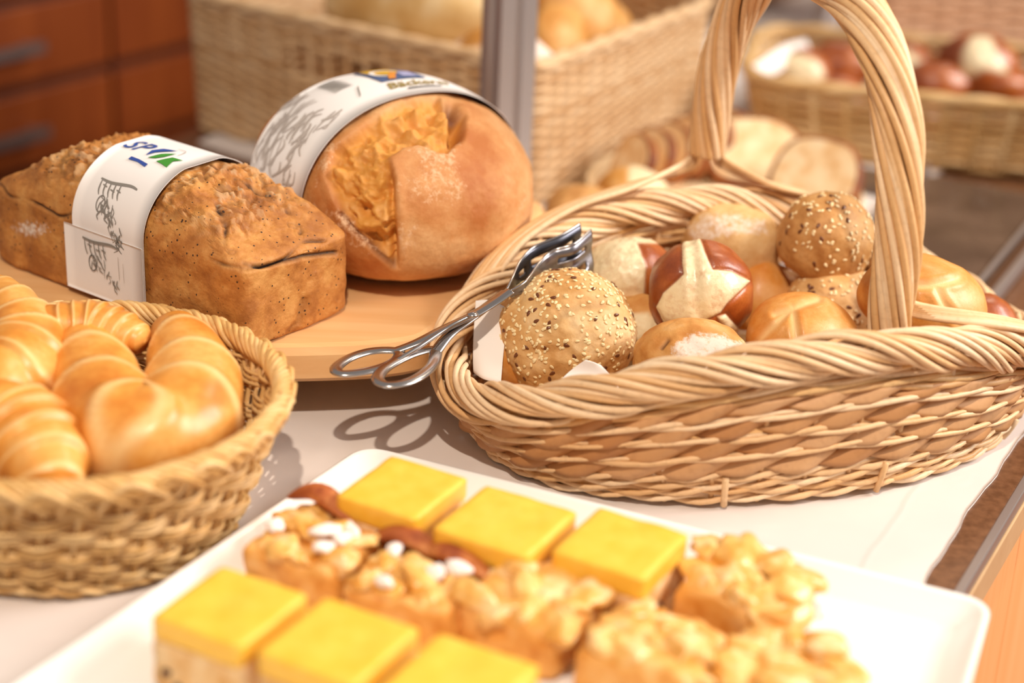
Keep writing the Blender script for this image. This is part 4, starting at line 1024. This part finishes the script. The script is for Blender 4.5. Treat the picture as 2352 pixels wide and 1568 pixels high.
def woven_box(parent, c, ang, w, d, h, rows, stakes, mat, rad=0.02, flare=0.04, r=0.0028, amp=0.0030, slot=None, z0=0.002, rim_r=0.005, stake_r=0.0026):
    n = stakes * 3; O, nn, L = rr_outline(w, d, rad, n); R = rotz(ang)
    def pts(sel, z, off):
        k = 1 - flare * (1 - z / h); q = O[sel] * k + nn[sel] * np.asarray(off)[..., None]
        return np.column_stack([q, np.full(len(q), z0 + z)]) @ R.T + np.array([c[0], c[1], 0])
    wave = np.cos(math.pi * np.arange(n) / 3.0)
    for i in range(rows):
        z = h * (i + 0.6) / rows; off = amp * wave * (1 if i % 2 else -1)
        if slot and slot[2] < z < slot[3]:
            # open run that leaves the grip hole free
            inside_ = (O[:, 1] < -d / 2 + rad) & (O[:, 0] > slot[0]) & (O[:, 0] < slot[1])
            k = np.where(inside_)[0]; sel = np.arange(k[-1] + 1, k[0] + n) % n
            V, F = tube(pts(sel, z, off[sel]), r, 6)
        else: V, F = tube(pts(np.arange(n), z, off), r, 6, closed=True)
        mesh_obj('woven_row', V, F, MT[mat], parent)
    for i in range(stakes):
        j = np.array([i * 3 + 1]); 
        P = np.vstack([pts(j, z, np.array([0.0])) for z in np.linspace(0, h, 4)])
        V, F = tube(P, stake_r, 6); mesh_obj('stake', V, F, MT[mat], parent)
    for q in range(2):
        P = pts(np.arange(n), h, 0.003 * np.cos(2 * math.pi * np.arange(n) / 9 + q * math.pi)); P[:, 2] += 0.002 * np.sin(2 * math.pi * np.arange(n) / 9 + q * math.pi)
        V, F = tube(P, rim_r, 7, closed=True); mesh_obj('rim_rod', V, F, MT[mat], parent)
    a = pts(np.arange(0, n), 0.002, np.zeros(n)); b = a.copy(); b[:, 2] += 0.006
    F = [[i, (i + 1) % n, n + (i + 1) % n, n + i] for i in range(n)] + [list(range(n))[::-1], [n + i for i in range(n)]]
    mesh_obj('base_panel', np.vstack([a, b]), F, MT[mat], parent, smooth_shade=False)

# big bread crate, its near corner behind the post
KA = math.radians(-32.0)                                  # direction of the left face, far left -> near corner
KC = np.array([0.010, 1.668]); KW, KD, KH = 0.435, 0.36, 0.146
kx = np.array([math.cos(KA), math.sin(KA)]); ky = np.array([-math.sin(KA), math.cos(KA)])
KM = KC - kx * KW / 2 + ky * KD / 2
crate = thing('bread_crate', 'big square wicker crate with a grip hole, full of loaves, behind the metal post', 'crate', (KM[0], KM[1], 0.0))
woven_box(crate, KM, KA, KW, KD, KH, 27, 66, 'crate', 0.014, 0.03, 0.0031, 0.0026, slot=(-0.080, 0.045, 0.088, 0.116))
MT['loaf_gold'] = bread('background_loaf_gold', '#b8772c', '#d0964a', '#e2b274', 22, flour='#f0dccb', bump=0.2, bscale=200)
MT['loaf_pale'] = bread('background_loaf_pale', '#cfa05c', '#e0b97c', '#ecd0a0', 22, flour='#f2e2d6', bump=0.2, bscale=200)
def far_roll(label, c, r, mat, rot=(0, 0, 0), seed=0, group=None, flour=0.0, name='bread_loaf', cat='bread loaf', fn=None):
    def f0(V, N, Q, fc):
        return 0 * V[:, 0], {'flour': flour * smooth(N[:, 2], -0.2, 0.6) * smooth(fbm(V, 25, 2, seed), -0.6, 0.4)}
    return roll(name, label, c, r, mat, 18, rot, 0.85, 0.05, group, fn or (f0 if flour else None), seed, cat=cat)[0]
KG = 'loaves in the wicker crate'
def kpt(a, b, z): q = KC - kx * a + ky * b; return (q[0], q[1], z)
far_roll('long pale loaf lying along the left side of the wicker crate', kpt(0.185, 0.080, 0.160), (0.115, 0.060, 0.052), 'loaf_pale', (0, 0, KA), 21, KG, 0.35)
far_roll('flour dusted loaf in the near corner of the wicker crate, left of the post', kpt(0.078, 0.066, 0.122), (0.060, 0.050, 0.044), 'loaf_gold', (0, 0, KA + 0.3), 22, KG, 0.9)
far_roll('golden loaf standing behind the floury loaf in the wicker crate', kpt(0.092, 0.172, 0.150), (0.070, 0.052, 0.050), 'loaf_gold', (0, 0, KA), 23, KG)
far_roll('golden loaf right of the post in the wicker crate', kpt(0.046, 0.110, 0.140), (0.030, 0.048, 0.040), 'loaf_gold', (0, 0.0, KA), 24, KG)
far_roll('ochre loaf leaning on the right side of the wicker crate', kpt(0.058, 0.190, 0.138), (0.034, 0.050, 0.048), 'loaf_gold', (0, 0, KA + 0.2), 25, KG)
for i, (a, b) in enumerate(((0.16, 0.20), (0.30, 0.20), (0.12, 0.285), (0.28, 0.285))):
    far_roll(['loaf in the middle of the wicker crate behind the long pale loaf', 'loaf at the far left inside the wicker crate', 'loaf at the far right inside the wicker crate', 'loaf in the farthest corner of the wicker crate'][i], kpt(a, b, 0.10), (0.065, 0.055, 0.05), 'loaf_gold', (0, 0, KA), 26 + i, KG)

# ------------------------------------------------------------------ metal posts
def post(label, base, half, hgt, ang):
    t = thing('metal_post', label, 'post', (base[0], base[1], 0.001), 'posts of the buffet stand')
    # profile with two grooves
    s = half; pr_ = [(-s, -s), (-s * 0.25, -s), (-s * 0.15, -s * 0.75), (s * 0.15, -s * 0.75), (s * 0.25, -s), (s, -s), (s, -s * 0.25), (s * 0.75, -s * 0.15), (s * 0.75, s * 0.15), (s, s * 0.25), (s, s), (-s, s), (-s, s * 0.25), (-s * 0.75, s * 0.15), (-s * 0.75, -s * 0.15), (-s, -s * 0.25)]
    c, q = math.cos(ang), math.sin(ang); P = np.array([(x * c - y * q + base[0], x * q + y * c + base[1]) for x, y in pr_]); n = len(P)
    V = np.vstack([np.column_stack([P, np.full(n, 0.006)]), np.column_stack([P, np.full(n, hgt)])])
    F = [[i, (i + 1) % n, n + (i + 1) % n, n + i] for i in range(n)] + [list(range(n))[::-1], [n + i for i in range(n)]]
    o = mesh_obj('post_profile', V, F, MT['post'], t, smooth_shade=False)
    V, F = box((-s * 1.8, -s * 1.8, 0.0012), (s * 1.8, s * 1.8, 0.006), rotz(ang), (base[0], base[1], 0)); mesh_obj('foot_plate', V, F, MT['post'], t, smooth_shade=False)
    return t
MT['post'] = plain('anodised_post', '#c9c2c0', 0.32, Metallic=0.85)
post('brushed metal post standing at the near corner of the wicker crate', (-0.015, 1.612), 0.0182, 0.75, math.radians(30))
post('pale metal post far behind the basket of pretzel rolls', (0.395, 2.36), 0.0125, 0.75, math.radians(20))

# ------------------------------------------------------------------ basket of pretzel rolls at the back
QA = math.radians(-10)
q0 = np.array([0.450, 1.985])
pb = thing('pretzel_basket', 'pale rectangular cane basket of pretzel rolls standing at the back right', 'basket', (q0[0], q0[1], 0))
MT['pale_cane'] = wicker('pale_cane', '#c79a5e', '#d9b27a', '#e6c796')
woven_box(pb, q0, QA, 0.40, 0.25, 0.080, 15, 34, 'pale_cane', 0.07, 0.10, 0.0027, 0.0030, rim_r=0.0055, stake_r=0.004)
PG = 'pretzel rolls in the rear basket'
def cutfn(poly):
    def fn(V, N, Q, fc):
        return 0 * V[:, 0], {'pale': smooth(-sdist(Q, poly), -5, 6) * fc}
    return fn
def prl(label, px, py, z, r, seed, poly, rot=(0, 0, 0), mat='pretzel'):
    far_roll(label, at(px, py, z), r, mat, rot, seed, PG, name='pretzel_roll', cat='bread roll', fn=cutfn(poly) if poly else None)
prl('big pretzel roll with a pale split standing out of the rear basket', 2243, 150, 0.078, (0.046, 0.042, 0.036), 41, [(2210, 120), (2235, 80), (2275, 85), (2300, 140), (2325, 175), (2290, 165), (2262, 158), (2235, 175), (2205, 172)], (0, 0.1, 0))
prl('pale split pretzel roll at the left in the rear basket', 1838, 160, 0.066, (0.034, 0.034, 0.024), 42, [(1795, 130), (1830, 120), (1880, 140), (1900, 180), (1860, 200), (1800, 195)])
prl('dark pretzel roll lying left of the handle in the rear basket', 1932, 145, 0.066, (0.040, 0.034, 0.024), 43, None)
prl('pretzel roll with a cream top right behind the handle, in the rear basket', 2085, 148, 0.070, (0.032, 0.032, 0.026), 44, [(2050, 115), (2085, 115), (2118, 140), (2115, 175), (2060, 178)])
prl('reddish pretzel roll lying in front of the big split pretzel roll', 2150, 186, 0.064, (0.040, 0.030, 0.022), 45, None)
prl('pinkish brown pretzel roll at the right rim of the rear basket', 2300, 190, 0.064, (0.034, 0.028, 0.020), 46, None)
for i, (x, y) in enumerate(((-0.1, 0.02), (0.02, 0.03), (0.11, 0.02), (-0.02, -0.05))):
    p = q0 + np.array([x, y]); far_roll(['pretzel roll at the bottom left of the rear basket', 'pretzel roll at the bottom middle of the rear basket', 'pretzel roll at the bottom right of the rear basket', 'pretzel roll at the bottom front of the rear basket'][i], (p[0], p[1], 0.036), (0.042, 0.038, 0.030), 'pretzel', (0, 0, i), 50 + i, PG, name='pretzel_roll', cat='bread roll')
o = sheet('linen_cloth', [[at(1700, 168, 0.080), at(1745, 140, 0.088), at(1800, 104, 0.092), at(1850, 90, 0.092)], [at(1712, 180, 0.076), at(1752, 162, 0.080), at(1805, 130, 0.084), at(1860, 112, 0.086)], [at(1722, 190, 0.066), at(1765, 178, 0.070), at(1815, 150, 0.074), at(1870, 130, 0.076)]], 'napkin', seed=5)
tag(o, 'white cloth lining the left end of the rear basket of pretzel rolls', 'cloth')

# ------------------------------------------------------------------ second crate far right
r0 = np.array([0.66, 2.52])
cr2 = thing('wicker_crate', 'pinkish wicker crate far back at the right behind the pretzel rolls', 'crate', (r0[0], r0[1], 0))
MT['pink_wicker'] = wicker('pink_wicker', '#c48f66', '#d6a680', '#e0b693')
woven_box(cr2, r0, math.radians(6), 0.46, 0.30, 0.19, 24, 44, 'pink_wicker', 0.02, 0.03, 0.0034, 0.003)

# ------------------------------------------------------------------ sliced bread on a round wooden plate
d0 = np.array([0.202, 1.712]); DR = 0.136
MT['dish'] = wood('dish_wood', '#f0cf9e', '#f6dcb4', (4, 50, 50), 0.5)
a = np.linspace(0, 2 * math.pi, 96, endpoint=False); prof = [(0.90, 0.001), (0.98, 0.010), (1.0, 0.026), (0.985, 0.028), (0.95, 0.020), (0.90, 0.014)]
V = np.vstack([np.column_stack([d0[0] + DR * k * np.cos(a), d0[1] + DR * k * np.sin(a), np.full(96, z)]) for k, z in prof]); n = 96; F = []
for k in range(len(prof) - 1): F += [[k * n + i, k * n + (i + 1) % n, (k + 1) * n + (i + 1) % n, (k + 1) * n + i] for i in range(n)]
F += [list(range(n))[::-1], [(len(prof) - 1) * n + i for i in range(n)]]
tag(mesh_obj('wooden_dish', V, F, MT['dish']), 'pale round wooden dish holding sliced bread behind the handled basket', 'dish')
def bread_slice(label, c, ang, tilt, w, h, th=0.012, seed=0):
    t = thing('bread_slice', label, 'bread slice', c, 'slices on the wooden dish')
    R = rotz(ang) @ rotx(tilt)
    tt = np.linspace(0, 2 * math.pi, 40, endpoint=False); cx, cy = np.cos(tt), np.sin(tt)
    x = np.sign(cx) * np.abs(cx) ** 0.75 * w / 2; z = np.where(cy > 0, np.abs(cy) ** 0.9, -np.abs(cy) ** 0.55) * h / 2 + h / 2
    x = x * (1 + 0.04 * np.sin(3 * tt + seed)); n = 40
    def ring(k, y): return np.column_stack([x * k, np.full(n, y), (z - h / 2) * k + h / 2])
    def put(V): return V @ R.T + np.array(c)
    V = np.vstack([ring(0.90, -th / 2 - 0.0002), ring(0.90, th / 2 + 0.0002)]); F = [list(range(n)), [n + i for i in range(n)][::-1]] + [[i, n + i, n + (i + 1) % n, (i + 1) % n] for i in range(n)]
    mesh_obj('crumb', put(V), F, MT['crumb'], t, smooth_shade=False)
    rs = [ring(0.90, -th / 2), ring(1.0, -th / 2 + 0.001), ring(1.0, th / 2 - 0.001), ring(0.90, th / 2)]
    V = np.vstack(rs); F = []
    for k in range(3): F += [[k * n + i, (k + 1) * n + i, (k + 1) * n + (i + 1) % n, k * n + (i + 1) % n] for i in range(n)]
    mesh_obj('crust', put(V), F, MT['slice_crust'], t)
    return t
names = ['first', 'second', 'third', 'fourth', 'fifth', 'sixth']
for i in range(6):
    p = at(1425 + 42 * i, 425 - 13 * i, 0.022)
    bread_slice('%s bread slice from the left in the overlapping row on the wooden dish' % names[i], (p[0], p[1], 0.016), math.radians(-72 + 4 * i), -0.42, 0.078, 0.060, 0.010, i)
p = at(1745, 420, 0.02); bread_slice('large pale bread slice lying back in the middle of the wooden dish', (p[0], p[1], 0.016), math.radians(8), -0.95, 0.105, 0.085, 0.012, 8)
p = at(1850, 470, 0.02); bread_slice('bread slice leaning in front of the large pale slice, crust to the left', (p[0], p[1], 0.016), math.radians(-28), -0.75, 0.090, 0.075, 0.018, 9)
p = at(1800, 372, 0.02); bread_slice('small end slice tucked at the back of the wooden dish', (p[0], p[1], 0.016), math.radians(60), -0.3, 0.05, 0.042, 0.014, 10)
far_roll('cut heel of bread at the left edge of the wooden dish', at(1450, 440, 0.034), (0.036, 0.030, 0.024), 'loaf_gold', (0, 0, 0.3), 61, None, name='bread_heel', cat='bread', fn=lambda V, N, Q, fc: (0 * V[:, 0], {'pale': smooth(Q[:, 0], 1438, 1450) * fc * 0.9}))
far_roll('brown crusty roll on the cloth left of the wooden dish', at(1330, 478, 0.024), (0.034, 0.026, 0.022), 'seeded_dark', (0, 0, 0.5), 62, None, name='bread_roll', cat='bread roll')

# ------------------------------------------------------------------ glossy hot plate with steel rails, right
def slab(name, pts, z0, z1, mat, parent=None):
    n = len(pts); V = np.vstack([np.column_stack([pts, np.full(n, z0)]), np.column_stack([pts, np.full(n, z1)])])
    F = [[i, (i + 1) % n, n + (i + 1) % n, n + i] for i in range(n)] + [list(range(n))[::-1], [n + i for i in range(n)]]
    o = mesh_obj(name, V, F, MT[mat], parent, smooth_shade=False); b = o.modifiers.new('bevel', 'BEVEL'); b.width = 0.0015; b.segments = 2; return o
_M = Mat('black_glass', 0.16); _M.color(_M.mix(_M.map(_M.noise(14, 4), 0.35, 0.7), '#4a3a30', '#6b5648')); MT['black_glass'] = _M.m
hp = thing('warming_plate', 'glossy dark glass warming plate framed with steel rails at the right behind the handled basket', 'warming plate', (*ce(0.66, 0.16, 0)[:2], 0))
def quad(u0, u1, v0, v1): return np.array([ce(u, v, 0)[:2] for u, v in ((u0, v0), (u1, v0), (u1, v1), (u0, v1))])
vr = float((at(2291, 666, 0.012) - E0) @ V_DIR)
HU0, HU1 = 0.42, 0.79
slab('glass_top', quad(HU0, HU1, vr + 0.016, vr + 0.150), 0.0012, 0.010, 'black_glass', hp)
slab('glass_wing', quad(0.715, 0.775, vr + 0.158, vr + 0.215), 0.0012, 0.010, 'black_glass', hp)
slab('steel_rail', quad(HU0 - 0.02, HU1 + 0.02, vr - 0.004, vr + 0.004), 0.0012, 0.014, 'post', hp)
slab('steel_rail', quad(HU0 - 0.02, HU1 + 0.02, vr + 0.0165, vr + 0.0215), 0.0105, 0.014, 'post', hp)
slab('steel_rail', quad(HU0 - 0.02, HU1 + 0.02, vr + 0.150, vr + 0.155), 0.0012, 0.016, 'post', hp)
slab('base_tray', quad(HU0 - 0.02, HU1 + 0.02, vr + 0.0042, vr + 0.0155), 0.0012, 0.006, 'counter_top', hp)

# ------------------------------------------------------------------ drawer cabinets along the back
G_A = math.radians(55); gu = np.array([math.cos(G_A), math.sin(G_A), 0]); gv = np.array([-math.sin(G_A), math.cos(G_A), 0])
G0 = at(0, 218, -0.10); RG = np.stack([gu, gv, [0, 0, 1]], 1)
MT['cabinet'] = wood('cabinet_wood', '#7c3510', '#98491a', (30, 30, 2.0), 0.4)
MT['cabinet_dark'] = plain('cabinet_gap', '#4a1e0a', 0.6)
def gz(px, py): return float(on_plane(px, py, G0, gv)[2])
z_lo, z_hi = gz(0, 218), gz(0, 14); pitch_ = z_hi - z_lo
ulen = 0.62
u_h = float((on_plane(35, 118, G0, gv) - G0) @ gu)
for kx_ in range(5):
    ua = -0.42 + ulen * kx_ if kx_ else -0.42
    ub = ua + ulen - 0.004
    place = ['left of the wicker crate', 'behind the wicker crate', 'behind the big basket handle', 'far behind the rear basket', 'farthest back'][kx_]
    cab = thing('drawer_cabinet', 'reddish brown wooden drawer cabinet with bar handles, %s' % place, 'cabinet', tuple(G0 + gu * (ua + ub) / 2 + gv * 0.25 + np.array([0, 0, -0.9 - G0[2]])), 'drawer cabinets along the back')
    bevel_box('cabinet_body', (ua, 0.018, -0.9 - G0[2]), (ub, 0.5, z_hi + 4 * pitch_ - G0[2]), MT['cabinet_dark'], cab, RG, G0, 0.002, local=True)
    for j in range(-5, 4):
        z0_, z1_ = z_lo + j * pitch_ + 0.007, z_lo + (j + 1) * pitch_ - 0.007
        if z0_ < -0.9: continue
        dr = bevel_box('drawer_front', (ua + 0.002, 0.0, z0_ - G0[2]), (ub - 0.002, 0.018, z1_ - G0[2]), MT['cabinet'], cab, RG, G0, 0.002, local=True)
        hz_ = (z0_ + z1_) / 2 - G0[2]; uc = u_h - 0.05 + ulen * kx_
        V, F = join([box((uc - 0.08, -0.026, hz_ - 0.007), (uc + 0.08, -0.018, hz_ + 0.007)), box((uc - 0.07, -0.018, hz_ - 0.004), (uc - 0.06, 0.0, hz_ + 0.004)), box((uc + 0.06, -0.018, hz_ - 0.004), (uc + 0.07, 0.0, hz_ + 0.004))])
        h_ = mesh_obj('bar_handle', V, F, MT['handle'] if 'handle' in MT else MT.setdefault('handle', plain('cabinet_handle', '#8d7a74', 0.4, Metallic=0.6)), dr, smooth_shade=False); h_.matrix_basis = dr.matrix_basis
# wooden ledge seen above the crate's right side
pa, pb_ = at(1395, 62, 0.03), at(1575, 24, 0.03)
MT['ledge'] = wood('ledge_wood', '#a87c58', '#bb906a', (3, 40, 40), 0.5)
dirl = (pb_ - pa); dirl /= np.linalg.norm(dirl); pe = np.array([-dirl[1], dirl[0], 0]); RL = np.stack([dirl, pe, [0, 0, 1]], 1)
o = bevel_box('display_ledge', (-0.06, 0.0, -0.012), (0.42, 0.16, 0.004), MT['ledge'], None, RL, pa, 0.002)
tag(o, 'narrow brown wooden ledge behind the right side of the wicker crate', 'shelf')
for sx in (-0.04, 0.40):
    V, F = box((sx - 0.012, 0.06, -0.0295), (sx + 0.012, 0.10, -0.012), RL, pa); mesh_obj('ledge_leg', V, F, MT['ledge'], o, smooth_shade=False)
